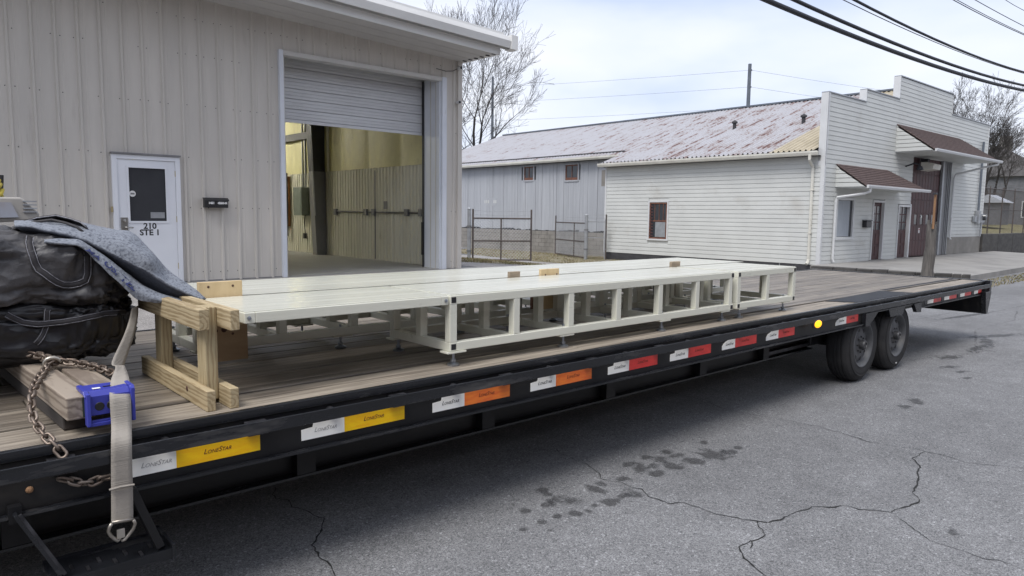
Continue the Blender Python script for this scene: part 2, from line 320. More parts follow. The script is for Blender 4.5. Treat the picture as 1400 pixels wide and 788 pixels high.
M['print_navy'] = pm('print_navy', (.025,.035,.12), None, 9, rough=(.8,.9))
M['timber_shaded'] = pm('timber_shaded', (.06,.05,.045), (.03,.026,.024), 4, (6,.5,6), rough=(.8,.9))  # lower timbers: the shade under the upper ones is put into this colour
def asphalt(name, lo, hi, spk=.5, big=.35):
    m = bpy.data.materials.new(name); m.use_nodes = True; t = m.node_tree; L = t.links.new; P = t.nodes['Principled BSDF']
    g = t.nodes.new('ShaderNodeNewGeometry')
    v = t.nodes.new('ShaderNodeTexVoronoi'); v.inputs['Scale'].default_value = 190; L(g.outputs['Position'], v.inputs['Vector'])
    sv = t.nodes.new('ShaderNodeSeparateColor'); L(v.outputs['Color'], sv.inputs[0])
    b_ = t.nodes.new('ShaderNodeTexNoise'); b_.inputs['Scale'].default_value = big; b_.inputs['Detail'].default_value = 6; L(g.outputs['Position'], b_.inputs['Vector'])
    c_ = t.nodes.new('ShaderNodeTexNoise'); c_.inputs['Scale'].default_value = 3.5; c_.inputs['Detail'].default_value = 8; c_.inputs['Roughness'].default_value = .7; L(g.outputs['Position'], c_.inputs['Vector'])
    r = t.nodes.new('ShaderNodeValToRGB'); r.color_ramp.elements[0].color = (*lo, 1); r.color_ramp.elements[1].color = (*hi, 1); r.color_ramp.elements[0].position = .05; r.color_ramp.elements[1].position = .98; L(sv.outputs[0], r.inputs[0])
    def mul(col, src, a, b, f0, f1):
        mr = t.nodes.new('ShaderNodeMapRange'); mr.inputs[1].default_value = f0; mr.inputs[2].default_value = f1; mr.inputs[3].default_value = a; mr.inputs[4].default_value = b; L(src, mr.inputs[0])
        mi = t.nodes.new('ShaderNodeMix'); mi.data_type = 'RGBA'; mi.blend_type = 'MULTIPLY'; mi.inputs[0].default_value = 1; L(col, mi.inputs[6]); L(mr.outputs[0], mi.inputs[7]); return mi.outputs[2]
    c = mul(r.outputs[0], b_.outputs[0], .76, 1.14, .3, .7); c = mul(c, c_.outputs[0], .82, 1.12, .3, .7)
    v2 = t.nodes.new('ShaderNodeTexVoronoi'); v2.inputs['Scale'].default_value = 85; L(g.outputs['Position'], v2.inputs['Vector']); s2 = t.nodes.new('ShaderNodeSeparateColor'); L(v2.outputs['Color'], s2.inputs[0])
    c = mul(c, s2.outputs[0], .62, 1.0, .0, .10); c = mul(c, s2.outputs[0], 1.0, 1.5, .93, .97)
    L(c, P.inputs['Base Color']); P.inputs['Roughness'].default_value = .88; P.inputs['Specular IOR Level'].default_value = .35
    bp = t.nodes.new('ShaderNodeBump'); bp.inputs['Strength'].default_value = spk; bp.inputs['Distance'].default_value = .0025; L(sv.outputs[0], bp.inputs['Height']); L(bp.outputs[0], P.inputs['Normal'])
    return m
M['asphalt'] = asphalt('asphalt', (.102,.103,.108), (.275,.277,.283))
M['asphalt_pale'] = asphalt('asphalt_pale', (.19,.18,.172), (.40,.38,.365), big=.5)
M['crack'] = pm('crack', (.022,.022,.023), (.012,.012,.012), 20, rough=(.9,1))
def stain_mat():
    m = bpy.data.materials.new('oil_stain'); m.use_nodes = True; t = m.node_tree; L = t.links.new; P = t.nodes['Principled BSDF']
    P.inputs['Base Color'].default_value = (.045,.044,.046,1); P.inputs['Roughness'].default_value = .6
    tc = t.nodes.new('ShaderNodeTexCoord'); mp = t.nodes.new('ShaderNodeMapping'); mp.inputs['Location'].default_value = (-.5,-.5,0); mp.inputs['Scale'].default_value = (1,1,0); L(tc.outputs['Generated'], mp.inputs[0])
    vl = t.nodes.new('ShaderNodeVectorMath'); vl.operation = 'LENGTH'; L(mp.outputs[0], vl.inputs[0])
    n = t.nodes.new('ShaderNodeTexNoise'); n.inputs['Scale'].default_value = 14; n.inputs['Detail'].default_value = 6; g = t.nodes.new('ShaderNodeNewGeometry'); L(g.outputs['Position'], n.inputs['Vector'])
    a = t.nodes.new('ShaderNodeMath'); a.operation = 'MULTIPLY_ADD'; a.inputs[1].default_value = .9; a.inputs[2].default_value = -.45; L(n.outputs[0], a.inputs[0])
    s = t.nodes.new('ShaderNodeMath'); s.operation = 'ADD'; L(vl.outputs['Value'], s.inputs[0]); L(a.outputs[0], s.inputs[1])
    mr = t.nodes.new('ShaderNodeMapRange'); mr.inputs[1].default_value = .22; mr.inputs[2].default_value = .42; mr.inputs[3].default_value = .45; mr.inputs[4].default_value = 0; L(s.outputs[0], mr.inputs[0]); L(mr.outputs[0], P.inputs['Alpha'])
    return m
M['stain'] = stain_mat()
def sm(t): t = max(0, min(1, t)); return t*t*(3-2*t)
def G(x, y):
    return .45*sm((y-6.5)/6.0)*(1-sm((x-10.5)/8.5)) - .13*sm((x-16)/6)*sm((y-4.5)/4) - .04*sm((-y)/12)
# ---------------------------------------------------------------- ground
def span(lo, hi, step): n = max(1, int(round((hi-lo)/step))); return [lo+(hi-lo)*i/n for i in range(n+1)]
def sheet(name, xs, ys, m, dz=0, keep=None):
    b = MB(); nx, ny = len(xs), len(ys)
    for x in xs:
        for y in ys: b.v.append((x, y, G(x, y)+dz))
    for i in range(nx-1):
        for j in range(ny-1):
            if keep is None or keep((xs[i]+xs[i+1])/2, (ys[j]+ys[j+1])/2): b.f.append((i*ny+j, (i+1)*ny+j, (i+1)*ny+j+1, i*ny+j+1))
    return b.build(name, m)
xs = [-600,-200,-60,-20]+span(-10,45,.6)+[60,120,300,900]; ys = [-600,-200,-60,-20]+span(-8,34,.6)+[45,70,120,300,900]
road = struct(sheet('road', xs, ys, M['asphalt'])); road['label'] = 'cracked grey asphalt road beneath the trailer'
def in_bldg1(x, y): return y > 13.02 and x < 10.0
lot = struct(sheet('pavement', span(-12,22,.5), span(6.2,11.4,.4), M['asphalt_pale'], .004)); lot['label'] = 'pale pebbly paving between the trailer and the metal building'
apron = struct(sheet('driveway', span(-12,10.6,.5), span(11.4,13.0,.4), M['concrete'], .006)); apron['label'] = 'concrete apron in front of the roller door'
drive = struct(sheet('path', span(10.6,23.6,.5), span(11.4,24,.6), M['asphalt_pale'], .005)); drive['label'] = 'pale drive leading to the open chain link gates'
slab_in = struct(MB().box(-6,10.0,13.0,33,.30,.468).build('floor', M['concrete_in'])); slab_in['label'] = 'concrete floor inside the metal building'
# raised pavement in front of the white building, with a broken dark kerb on its left end
b = MB()
pv = [(22.25,10.46,.21),(22.5,8.6,.20),(23.0,7.2,.16),(23.5,6.35,.10),(41,6.6,.10),(41,10.2,.21)]
n = len(pv)
b.v += pv + [(x,y,-.3) for x,y,_ in pv]; b.f.append(tuple(range(n)))
for i in range(n): b.f.append((i, (i+1)%n, n+(i+1)%n, n+i)[::-1])
sidewalk = struct(b.build('sidewalk', M['concrete'])); sidewalk['label'] = 'raised concrete pavement before the white building'
kp = [(21.95,10.3),(22.2,9.0),(22.5,8.2),(22.75,7.5),(23.2,6.7),(23.45,6.3)]
random.seed(5)
for i in range(len(kp)-1):
    (x0,y0),(x1,y1) = kp[i],kp[i+1]
    for k in range(2):
        t0,t1 = k/2,(k+1)/2; zt = .215-.018*i-random.uniform(0,.02)
        a=(x0+(x1-x0)*t0,y0+(y1-y0)*t0); c=(x0+(x1-x0)*t1-.01,y0+(y1-y0)*t1+.02)
        MB().prism([(a[0]-.02,a[1]),(a[0]+.28,a[1]+.06),(c[0]+.28,c[1]+.06),(c[0]-.02+random.uniform(-.03,.03),c[1])],'z',-.2,zt).build('kerb_stone',M['curb_dark'],sidewalk,bevel=.015)
# cracks in the road (shapes of their own) and oil drips
CR = [[(1.76,4.12),(1.7,4.02),(1.69,3.95),(1.73,3.89),(1.71,3.78),(1.75,3.69),(1.75,3.58),(1.77,3.51),(1.67,3.36),(1.62,3.31),(1.58,3.26),(1.55,3.13),(1.55,2.99),(1.52,2.9),(1.5,2.6)],
[(3.61,3.51),(3.57,3.44),(3.57,3.34),(3.54,3.23),(3.55,3.16),(3.51,3.06),(3.48,2.98),(3.42,2.92),(3.43,2.86),(3.47,2.78),(3.46,2.69),(3.48,2.63),(3.42,2.53),(3.43,2.38),(3.5,2.34),(3.51,2.24),(3.51,2.12),(3.55,2.02),(3.6,1.92),(3.63,1.87)],
[(3.63,1.87),(3.71,1.84),(3.83,1.84),(3.9,1.83),(3.98,1.81),(4.04,1.81),(4.1,1.74),(4.19,1.7),(4.22,1.66),(4.21,1.61),(4.27,1.54),(4.32,1.47),(4.41,1.46),(4.5,1.43),(4.64,1.42),(4.73,1.49),(4.85,1.52),(5.03,1.56),(5.14,1.6),(5.27,1.63),(5.37,1.69),(5.43,1.73),(5.64,1.73)],
[(5.67,4.05),(5.66,3.86),(5.67,3.67),(5.65,3.54),(5.55,3.36),(5.56,3.15),(5.59,2.96),(5.64,2.83),(5.66,2.56),(5.64,2.31),(5.61,2.15)],
[(5.65,2.47),(5.65,2.32),(5.58,2.15),(5.61,1.92),(5.69,1.81),(5.66,1.72),(5.68,1.6),(5.63,1.46),(5.71,1.32),(5.82,1.16),(5.9,.6)],
[(4.32,1.47),(4.25,1.38),(4.17,1.29),(4.09,1.2),(4.09,1.08),(4.08,.99),(4.08,.93),(4.11,.88),(4.09,.78),(4.1,.4)],
[(3.6,1.92),(3.54,1.87),(3.48,1.8),(3.4,1.8),(3.35,1.81),(3.27,1.77)],
[(3.35,1.81),(3.24,1.82),(3.18,1.77),(3.13,1.7),(3.1,1.64),(3.07,1.58),(3.0,1.4)],
[(9.21,3.07),(9.4,3.02),(9.64,2.98),(9.82,3.02),(10.01,2.83),(10.45,2.68),(10.8,2.67),(10.73,2.49),(10.66,2.35)],
[(10.5,2.7),(11.6,3.0),(12.7,3.3),(14.5,3.2),(16,3.5)],[(13.2,4.3),(15.1,4.2),(17.6,4.5),(20,4.3)],[(12.6,2.5),(14.2,2.3),(16.5,2.5),(19,2.2)],[(15,3.8),(18,3.6),(21,3.9),(24,3.5)]]
CW = [.010,.008,.012,.006,.006,.005,.010,.008,.008,.007,.008,.007,.008]
random.seed(11)
for path, wd in zip(CR, CW):
    pts = []
    for a, c in zip(path, path[1:]):
        ln = math.dist(a, c); k = max(1, int(ln/.03))
        for i in range(k):
            t = i/k; j = .007 if a[0] < 9 else .02
            pts.append((a[0]+(c[0]-a[0])*t+random.uniform(-j,j), a[1]+(c[1]-a[1])*t+random.uniform(-j,j)))
    pts.append(path[-1]); b = MB()
    for i, p in enumerate(pts):
        q = pts[min(i+1,len(pts)-1)]; o = pts[max(i-1,0)]; dx, dy = q[0]-o[0], q[1]-o[1]; l = math.hypot(dx,dy) or 1
        ww = wd*random.uniform(.25,1.0)*.62*(.5+abs(noise.noise(Vector((p[0]*4,p[1]*4,0))))*1.6); z = .003
        b.v += [(p[0]-dy/l*ww, p[1]+dx/l*ww, z), (p[0]+dy/l*ww, p[1]-dx/l*ww, z)]
        if i: b.f.append((2*i-2,2*i-1,2*i+1,2*i))
    b.build('crack', M['crack'], road)
ST = [(2.98,2.99,.03,.05),(2.94,2.86,.05,.035),(2.86,2.84,.04,.03),(3.01,2.79,.04,.04),(2.9,2.65,.03,.03),(2.97,2.63,.016,.02),(2.67,2.69,.02,.023),(2.7,2.86,.023,.03),(2.78,2.69,.02,.02),(3.26,2.81,.04,.054),(3.35,2.85,.03,.032),(3.17,2.63,.045,.044),(3.31,2.64,.034,.028),(3.38,2.62,.035,.058),(3.06,2.65,.018,.018),(3.54,2.82,.034,.033),(3.77,2.96,.041,.029),(3.77,2.86,.063,.057),(3.77,2.73,.044,.038),(3.98,2.98,.037,.031),(4.18,2.95,.033,.033),(3.88,2.83,.052,.029),(3.98,2.75,.057,.052),(4.0,2.88,.052,.039),(4.18,2.85,.047,.032),(4.17,2.71,.065,.054),(4.58,2.9,.035,.022),(4.4,2.7,.081,.081),(4.53,2.65,.048,.042),(4.67,2.66,.026,.022),(2.63,2.59,.014,.013),(2.53,2.69,.016,.016),
 (9.85,2.82,.16,.07),(10.9,2.78,.30,.05),(11.5,2.83,.35,.06),(12.2,2.95,.4,.07),(9.2,2.62,.10,.04),(9.0,2.45,.08,.03),(8.7,2.3,.07,.03),(14.5,3.9,.7,.05),(17,4.6,.9,.06),(7.2,2.3,.08,.05),(6.9,2.3,.06,.04),(.9,2.2,.2,.12),(1.15,2.5,.14,.1),(4.3,1.15,.035,.02),(3.3,1.1,.05,.04)]
dm = mesh(MB().grid(lambda u,v: (u*2-1, v*2-1, 0), 6, 6), 'stain', M['stain'])
for x, y, a, c in ST: inst(dm, 'stain', road, (x,y,.0045), (0,0,random.uniform(-.4,.4)), (a*1.9, c*1.9, 1))
# ---------------------------------------------------------------- tan metal building
B1 = thing('metal_building', 'tan ribbed metal building with a half open roller door', 'building', (4,13,.45))
YW = 13.0
def ztop(x): return 5.085 + .036*(10.04-x)
RIB = [(-.1525,0),(-.055,0),(-.035,-.030),(-.008,-.030),(.012,0),(.062,0),(.070,-.004),(.088,-.004),(.096,0),(.1525,0)]
def panel(x0, x1, z0f, z1f, m, name, ribs_at, y=YW):
    b = MB(); prof = []
    for rx in ribs_at:
        for dx, dy in RIB:
            x = rx+dx
            if x0-1e-6 <= x <= x1+1e-6: prof.append((x, y+dy))
    if not prof: prof = [(x0,y),(x1,y)]
    if prof[0][0] > x0+1e-4: prof.insert(0, (x0, y))
    if prof[-1][0] < x1-1e-4: prof.append((x1, y))
    b.v += [(x, yy, z0f(x)) for x, yy in prof] + [(x, yy, z1f(x)) for x, yy in prof]; n = len(prof)
    for i in range(n-1): b.f.append((i, i+1, n+i+1, n+i))
    return b.build(name, m, B1)
ribs = [10.04-.16-.305*i for i in range(46)]
DX0, DX1, DZ = 2.92, 3.965, 2.60        # entry door frame opening
OX0, OX1, OZ = 5.80, 9.60, 4.69         # roller opening incl. trim
sheets = []; x = 10.04
while x > -3.5: sheets.append((x-.915, x)); x -= .915
for x0, x1 in sheets:
    cuts = sorted(set([x0, x1] + [c for c in (DX0, DX1, OX0, OX1) if x0 < c < x1]))
    for a, c in zip(cuts, cuts[1:]):
        mid = (a+c)/2; z0 = .46
        if DX0 < mid < DX1: z0 = DZ
        if OX0 < mid < OX1: z0 = OZ
        panel(a, c, lambda q, z=z0: z, lambda q: ztop(q)+.02, M['tan_wall'], 'wall_panel', sorted(r for r in ribs if a-.2 < r < c+.2))
# screws along the girts
b = MB(); random.seed(3)
for z in (.62, 1.75, 2.62, 3.5, 4.35, 4.95):
    for r in ribs:
        for dx in (.05, -.075):
            x = r+dx
            if x > 10 or (DX0-.05 < x < DX1+.05 and z < 2.65) or (OX0-.06 < x < OX1+.06 and z < 4.75) or random.random() < .4: continue
            b.lathe([(0,-.006),(.007,-.005),(.009,0)],'y',(x,YW-.001,z+random.uniform(-.01,.01)),6)
stuff(b.build('screw', M['dark_steel'], B1))
MB().box(9.955,10.075,12.955,13.35,.44,5.10).build('corner_trim', M['tan_wall'], B1, bevel=.006)
MB().box(10.0,10.06,13.35,33,.2,5.1).build('end_wall', M['tan_wall'], B1)
MB().box(-6,10.0,32.9,33,.2,6).build('back_wall', M['insul'], B1)
MB().box(-6,-5.9,13.0,33,.2,6).build('left_wall', M['insul'], B1)
MB().box(-3.6,DX0-.02,12.985,13.03,.40,.475).build('base_trim', M['grey_paint'], B1)
MB().box(DX1+.02,OX0-.02,12.985,13.03,.40,.475).build('base_trim', M['grey_paint'], B1)
# inner skin so that no daylight leaks round the sheets
for a, c, z0, z1 in ((-6,DX0,.3,5.4),(DX0,DX1,2.62,5.4),(DX1,OX0,.3,5.3),(OX0,OX1,OZ+.01,5.2),(OX1+.02,9.95,.3,5.1)):
    MB().box(a,c,13.05,13.09,z0,z1).build('wall_liner', M['insul'], B1)
# roof with overhang: soffit boards, fascia, box gutter
def sl(x0, x1, y0, y1, dz0, dz1, name, m, yy=None, par=B1):
    b = MB(); n = len(b.v)
    for x in (x0, x1):
        for y, dz in ((y0,dz0),(y1,dz0),(y1,dz1),(y0,dz1)): b.v.append((x, y, ztop(x)+dz))
    b.f += [(0,1,2,3)[::-1],(4,5,6,7),(0,4,5,1),(1,5,6,2),(2,6,7,3),(3,7,4,0)]
    return b.build(name, m, par)
for i in range(6):
    y0 = 11.80+i*.2
    sl(-6, 10.07, y0+.004, y0+.198, .012+.004*(i%2), .05, 'soffit_board', M['soffit'])
    MB().box(10.0,10.09,y0+.02,y0+.06,5.082,5.12).build('soffit_lug', M['dark_steel'], B1)
sl(-6, 10.10, 11.775, 11.80, .0, .17, 'fascia', M['gutter_grey'])
sl(-6, 10.40, 11.62, 11.775, .14, .155, 'gutter_floor', M['gutter_grey'])
b = MB(); pr_ = [(11.60,.16),(11.56,.30),(11.60,.40),(11.75,.42),(11.75,.16)]
for x in (-6, 10.46):
    for y, dz in pr_: b.v.append((x, y, ztop(x)+dz-.02))
for i in range(5): b.f.append((i, (i+1)%5, 5+(i+1)%5, 5+i))
b.f += [(4,3,2,1,0),(5,6,7,8,9)]
g = b.build('gutter', M['gutter_grey'], B1, bevel=.006)
sl(10.30, 10.475, 11.545, 11.78, .12, .412, 'gutter_end_cap', M['gutter_grey'])
sl(-6, 10.2, 11.70, 33.2, .40, .46, 'roof', M['gutter_grey'])
sl(10.07, 10.2, 11.8, 33, .02, .40, 'rake_trim', M['gutter_grey'])
# ---- entry door
MB().box(DX0,DX0+.075,12.93,13.06,.46,DZ).box(DX1-.075,DX1,12.93,13.06,.46,DZ).box(DX0+.075,DX1-.075,12.93,13.06,DZ-.075,DZ).build('door_frame', M['door_white'], B1, bevel=.004)
MB().box(DX0-.01,DX1+.01,12.90,13.0,DZ+.002,DZ+.03).build('drip_cap', M['grey_paint'], B1)
dx0, dx1 = DX0+.079, DX1-.079; wx0, wx1, wz0, wz1 = 3.153, 3.737, 1.505, 2.403
door = MB().box(dx0,wx0,12.95,12.995,.475,DZ-.079).box(wx1,dx1,12.95,12.995,.475,DZ-.079).box(wx0,wx1,12.95,12.995,.475,wz0).box(wx0,wx1,12.95,12.995,wz1,DZ-.079).build('entry_door', M['door_white'], B1)
MB().box(wx0-.02,wx0+.012,12.938,12.95,wz0-.02,wz1+.02).box(wx1-.012,wx1+.02,12.938,12.95,wz0-.02,wz1+.02).box(wx0+.012,wx1-.012,12.938,12.95,wz0-.02,wz0+.012).box(wx0+.012,wx1-.012,12.938,12.95,wz1-.012,wz1+.02).build('window_bead', M['door_white'], door)
MB().box(wx0,wx1,12.965,12.975,wz0,wz1).build('pane', M['dark_glass'], door)
def put(me, name, parent, world_loc, rot, m=None):
    o = inst(me, name, parent); im = ROOTM[parent.name]; o.matrix_local = im @ Matrix.Translation(Vector(world_loc)) @ rot; return o
FRONT = Matrix.Rotation(R(90), 4, 'X')     # text facing -Y
put(text_mesh('210', .135, M['print_black'], bold=.004), 'lettering', door, (3.46,12.9485,1.43), FRONT)
put(text_mesh('STE 1', .135, M['print_black'], bold=.004), 'lettering', door, (3.455,12.9485,1.322), FRONT)
MB().box(3.48,3.70,12.958,12.964,1.565,1.665).build('notice', M['galv'], door)
MB().lathe([(0,12.956),(.048,12.956),(.05,12.962)],'y',(3.215,0,1.965),20).build('round_sticker', M['print_white'], door)
MB().box(3.185,3.245,12.953,12.9555,1.952,1.978).build('sticker_print', M['grey_paint'], door)
lk = MB().box(3.02,3.125,12.935,12.95,1.345,1.575).build('lock_plate', M['satin_steel'], door, bevel=.004)
MB().lathe([(0,12.90),(.024,12.905),(.026,12.935)],'y',(3.072,0,1.52),16).build('lock_cylinder', M['satin_steel'], door)
MB().tube([(3.072,12.935,1.415),(3.072,12.89,1.415),(3.10,12.885,1.413),(3.19,12.887,1.408)],.012,8).build('door_handle', M['satin_steel'], door, smooth=True)
for z in (2.32,1.55,.75): MB().tube([(dx1+.004,12.945,z-.05),(dx1+.004,12.945,z+.05)],.009,8).build('hinge', M['brass'], door)
MB().box(2.885,2.915,12.94,12.965,1.66,1.75).build('door_bell', M['brass'], B1)
MB().box(DX0-.02,DX1+.02,12.90,13.1,.44,.472).build('threshold', M['satin_steel'], B1)
# ---- mailbox (own thing)
mb = thing('mailbox', 'small black mailbox with white lettering beside the entry door', 'mailbox', (4.53,12.9,1.75))
MB().prism([(12.965,1.755),(12.85,1.755),(12.84,1.89),(12.90,1.925),(12.965,1.925)],'x',4.335,4.735).build('box', M['black_plastic'], mb, bevel=.006)
MB().prism([(12.965,1.93),(12.89,1.93),(12.83,1.895),(12.828,1.870),(12.845,1.885),(12.895,1.915),(12.965,1.917)],'x',4.325,4.745).build('lid', M['black_plastic'], mb, bevel=.003)
put(text_mesh('1451', .052, M['print_white'], bold=.0035), 'lettering', mb, (4.44,12.838,1.836), FRONT)
put(text_mesh('4260-M', .052, M['print_white'], bold=.0035), 'lettering', mb, (4.63,12.838,1.836), FRONT)
MB().box(4.42,4.65,12.95,12.985,1.76,1.92).build('bracket', M['black_plastic'], mb)
# ---- roller door and opening trim
MB().box(OX0-.03,OX0+.05,12.925,13.15,.455,OZ).build('jamb_trim', M['blue_white'], B1, bevel=.004)
MB().box(OX0+.05,OX0+.09,12.99,13.55,.455,OZ-.02).build('jamb_trim', M['tan_trim'], B1)
MB().box(9.50,OX1+.02,12.925,12.99,.455,OZ).build('jamb_trim', M['blue_white'], B1, bevel=.004)
MB().box(9.46,9.62,12.99,13.56,.455,OZ-.02).build('jamb_reveal', M['blue_white'], B1)
MB().box(9.452,9.46,13.1,13.13,.46,OZ-.03).build('jamb_rib', M['tan_trim'], B1)
MB().box(9.452,9.46,13.3,13.33,.46,OZ-.03).build('jamb_rib', M['tan_trim'], B1)
MB().box(OX0+.05,9.50,12.94,13.15,OZ-.09,OZ-.003).build('header_trim', M['tan_trim'], B1, bevel=.004)
MB().box(9.44,9.62,13.562,13.63,.47,4.66).build('door_track', M['dark_steel'], B1)
MB().box(9.41,9.44,13.57,13.62,.75,1.5).build('track_guard', M['black_steel'], B1)
z = 3.53; k = 0
sm_ = MB(); x0_, x1_ = 5.75, 9.60; pf = [(0,.03),(.009,.03),(.013,0),(.06,-.006),(.064,.006),(.072,.006),(.076,-.006),(.125,-.006),(.129,.006),(.137,.006),(.141,-.006),(.196,0),(.2,.03)]
sm_.v += [(x0_-7.6, p[1], p[0]) for p in pf] + [(x1_-7.6, p[1], p[0]) for p in pf]; nn = len(pf)
for i in range(nn-1): sm_.f.append((i, nn+i, nn+i+1, i+1))
slat = mesh(sm_, 'door_slat', M['roller'])
rd = MB().box(x0_,x1_,13.645,13.69,3.47,3.53).build('roller_door_bar', M['roller'], B1); rd['label'] = 'grey white slatted roller door rolled half way up'
while z < 4.78:
    o = inst(slat, 'door_slat', rd); o.matrix_local = ROOTM[B1.name] @ Matrix.Translation((7.6,13.66,z)); z += .2
MB().lathe([(0,5.85),(.22,5.85),(.22,9.45),(0,9.45)],'x',(0,13.95,4.95),24).build('door_drum', M['dark_steel'], B1)
# ---- interior
def corr(y0, y1, x, z0, z1, name, pitch=.15, d=.022):
    b = MB(); y = y0; pts = []
    while y < y1-1e-6:
        for t, o in ((0,0),(.30,0),(.38,-d),(.62,-d),(.70,0)): pts.append((x+o, min(y+t*pitch, y1)))
        y += pitch
    pts.append((x, y1)); n = len(pts)
    b.v += [(p[0], p[1], z0) for p in pts] + [(p[0], p[1], z1) for p in pts]
    for i in range(n-1): b.f.append((i, i+1, n+i+1, n+i))
    return b.build(name, M['int_metal'], B1)
XW = 9.82
y = 13.6
while y < 32.8:
    corr(y, min(y+.9, 32.85), XW-(.004 if int(y/.9)%2 else 0), .47, 2.86, 'liner_panel'); y += .9
MB().box(XW-.03,XW+.02,16.27,16.30,.5,2.80).build('seam_strip', M['grey_paint'], B1)
b = MB(); random.seed(9)
def bl(u, v):
    yy = 13.6+u*19.2; s = (yy-13.6)/1.52; f = s-math.floor(s)
    return (XW+.05-.085*math.sin(math.pi*f)**.45*(1 if v < .98 else .3)-.015*noise.noise(Vector((yy*2,v*6,1))), yy, 2.86+v*2.9)
MB().grid(bl, 220, 14).build('insulation', M['insul'], B1, smooth=True)
for zz in (3.85,): MB().box(XW-.16,XW-.02,19.3,32.8,zz,zz+.2).build('girt', M['dark_steel'], B1)
MB().prism([(9.30,5.0),(9.40,2.86),(XW+.0,2.86),(XW+.0,5.0)],'y',19.0,19.25).build('column', M['dark_steel'], B1)
MB().prism([(9.40,2.858),(9.50,.47),(XW-.02,.47),(XW-.02,2.858)],'y',19.0,19.25).build('column_base', M['grey_paint'], B1)
MB().box(9.0,XW,19.0,19.25,4.6,5.2).build('rafter', M['dark_steel'], B1)
MB().box(-6,9.9,18.95,19.3,5.02,5.4).build('rafter', M['dark_steel'], B1)
MB().tube([(XW-.06,18.75,2.86),(XW-.06,18.75,4.9)],.04,8).build('down_pipe', M['cream_metal'], B1)
for yy in (20.2,20.38): MB().tube([(XW-.05,yy,2.4),(XW-.05,yy,4.9)],.028,6).build('conduit', M['galv'], B1)
MB().tube([(9.33,18.97,4.8),(9.46,18.97,1.6)],.014,6).build('conduit', M['galv'], B1)
MB().box(9.55,XW-.02,20.05,20.6,1.6,2.44).build('breaker_box', M['panel_green'], B1, bevel=.01)
MB().box(9.543,9.552,20.12,20.5,1.68,2.36).build('breaker_door', M['panel_green'], B1)
MB().box(9.72,XW-.02,20.25,20.34,.9,1.06).build('outlet', M['black_plastic'], B1)
MB().tube([(XW-.04,20.3,1.6),(XW-.05,20.35,1.4),(XW-.04,20.3,1.05)],.012,6).build('cable', M['wire_black'], B1)
MB().tube([(XW-.045,14.2,1.71),(XW-.045,18.4,1.73)],.024,6).build('conduit', M['dark_steel'], B1)
for yy in (14.15,14.75,16.3,16.7,18.35): MB().box(XW-.09,XW-.022,yy-.07,yy+.07,1.63,1.80).build('junction_box', M['grey_paint'], B1)
MB().box(XW-.03,XW-.02,15.7,15.85,1.80,2.0).build('tag', M['grey_paint'], B1)
MB().box(9.70,XW-.02,21.35,23.2,1.25,2.80).build('pegboard', M['orange_ply'], B1)
MB().box(9.66,9.70,21.3,21.36,1.0,2.9).box(9.66,9.70,21.3,23.2,.95,1.0).build('board_frame', M['dark_steel'], B1)
for yy, zz, c in ((21.75,2.25,'red'),(21.75,1.35,'red'),(21.72,2.65,'black_plastic'),(21.85,1.75,'black_plastic'),(22.0,1.55,'dark_steel')):
    MB().prism([(yy-.14,zz-.16),(yy+.1,zz-.2),(yy+.16,zz+.05),(yy,zz+.22),(yy-.1,zz+.1)],'x',9.62,9.695).build('hanging_tool', M[c], B1, bevel=.01)
sl(-6, 9.95, 13.1, 32.9, .33, .36, 'ceiling_liner', M['insul'])
# two strip lamps under the roof, hidden from the street by the roller door
M['lamp_tube'] = emit('lamp_tube', (1,.955,.82), 210)
for i, (lx, ly) in enumerate(((7.0,22.6),(6.6,26.5),(3.2,24.5))):
    lt = thing('strip_light', ('ceiling strip lamp nearest the roller door, under the metal roof','ceiling strip lamp deepest inside the metal building','ceiling strip lamp in the left half of the metal building')[i], 'lamp', (lx,ly,5.0), 0, 'strip lamps inside the metal building')
    MB().box(lx-.08,lx+.08,ly-.75,ly+.75,4.93,5.0).build('housing', M['gutter_grey'], lt)
    for s in (-.04,.04): MB().tube([(lx+s,ly-.7,4.905),(lx+s,ly+.7,4.905)],.016,8).build('lamp_tube', M['lamp_tube'], lt)
    for s in (-.5,.5): MB().tube([(lx,ly+s,5.0),(lx,ly+s,5.6)],.006,5).build('hanger', M['galv'], lt)
# ---- cameras at the corner
c1 = thing('security_camera', 'small round camera with a cable under the eave corner', 'camera', (9.9,12.95,4.93))
MB().lathe([(0,-.06),(.035,-.055),(.05,-.01),(.045,.03),(0,.04)],'y',(9.93,12.87,4.93),14).build('body', M['white_trim'], c1, smooth=True)
MB().lathe([(0,12.795),(.03,12.80),(.03,12.83)],'y',(9.93,0,4.93),12).build('lens', M['black_plastic'], c1)
MB().tube([(9.93,12.93,4.93),(9.8,12.945,4.86),(9.6,12.95,4.83),(9.35,12.95,4.85)],.008,6).build('cable', M['black_plastic'], c1)
c2 = thing('security_camera', 'tiny white bullet camera halfway up the corner trim', 'camera', (9.92,12.95,4.18))
MB().tube([(9.93,12.95,4.185),(9.90,12.82,4.18)],.035,12).build('body', M['white_trim'], c2)
MB().lathe([(0,12.80),(.025,12.805),(.026,12.825)],'y',(9.897,0,4.18),12).build('lens', M['black_plastic'], c2)
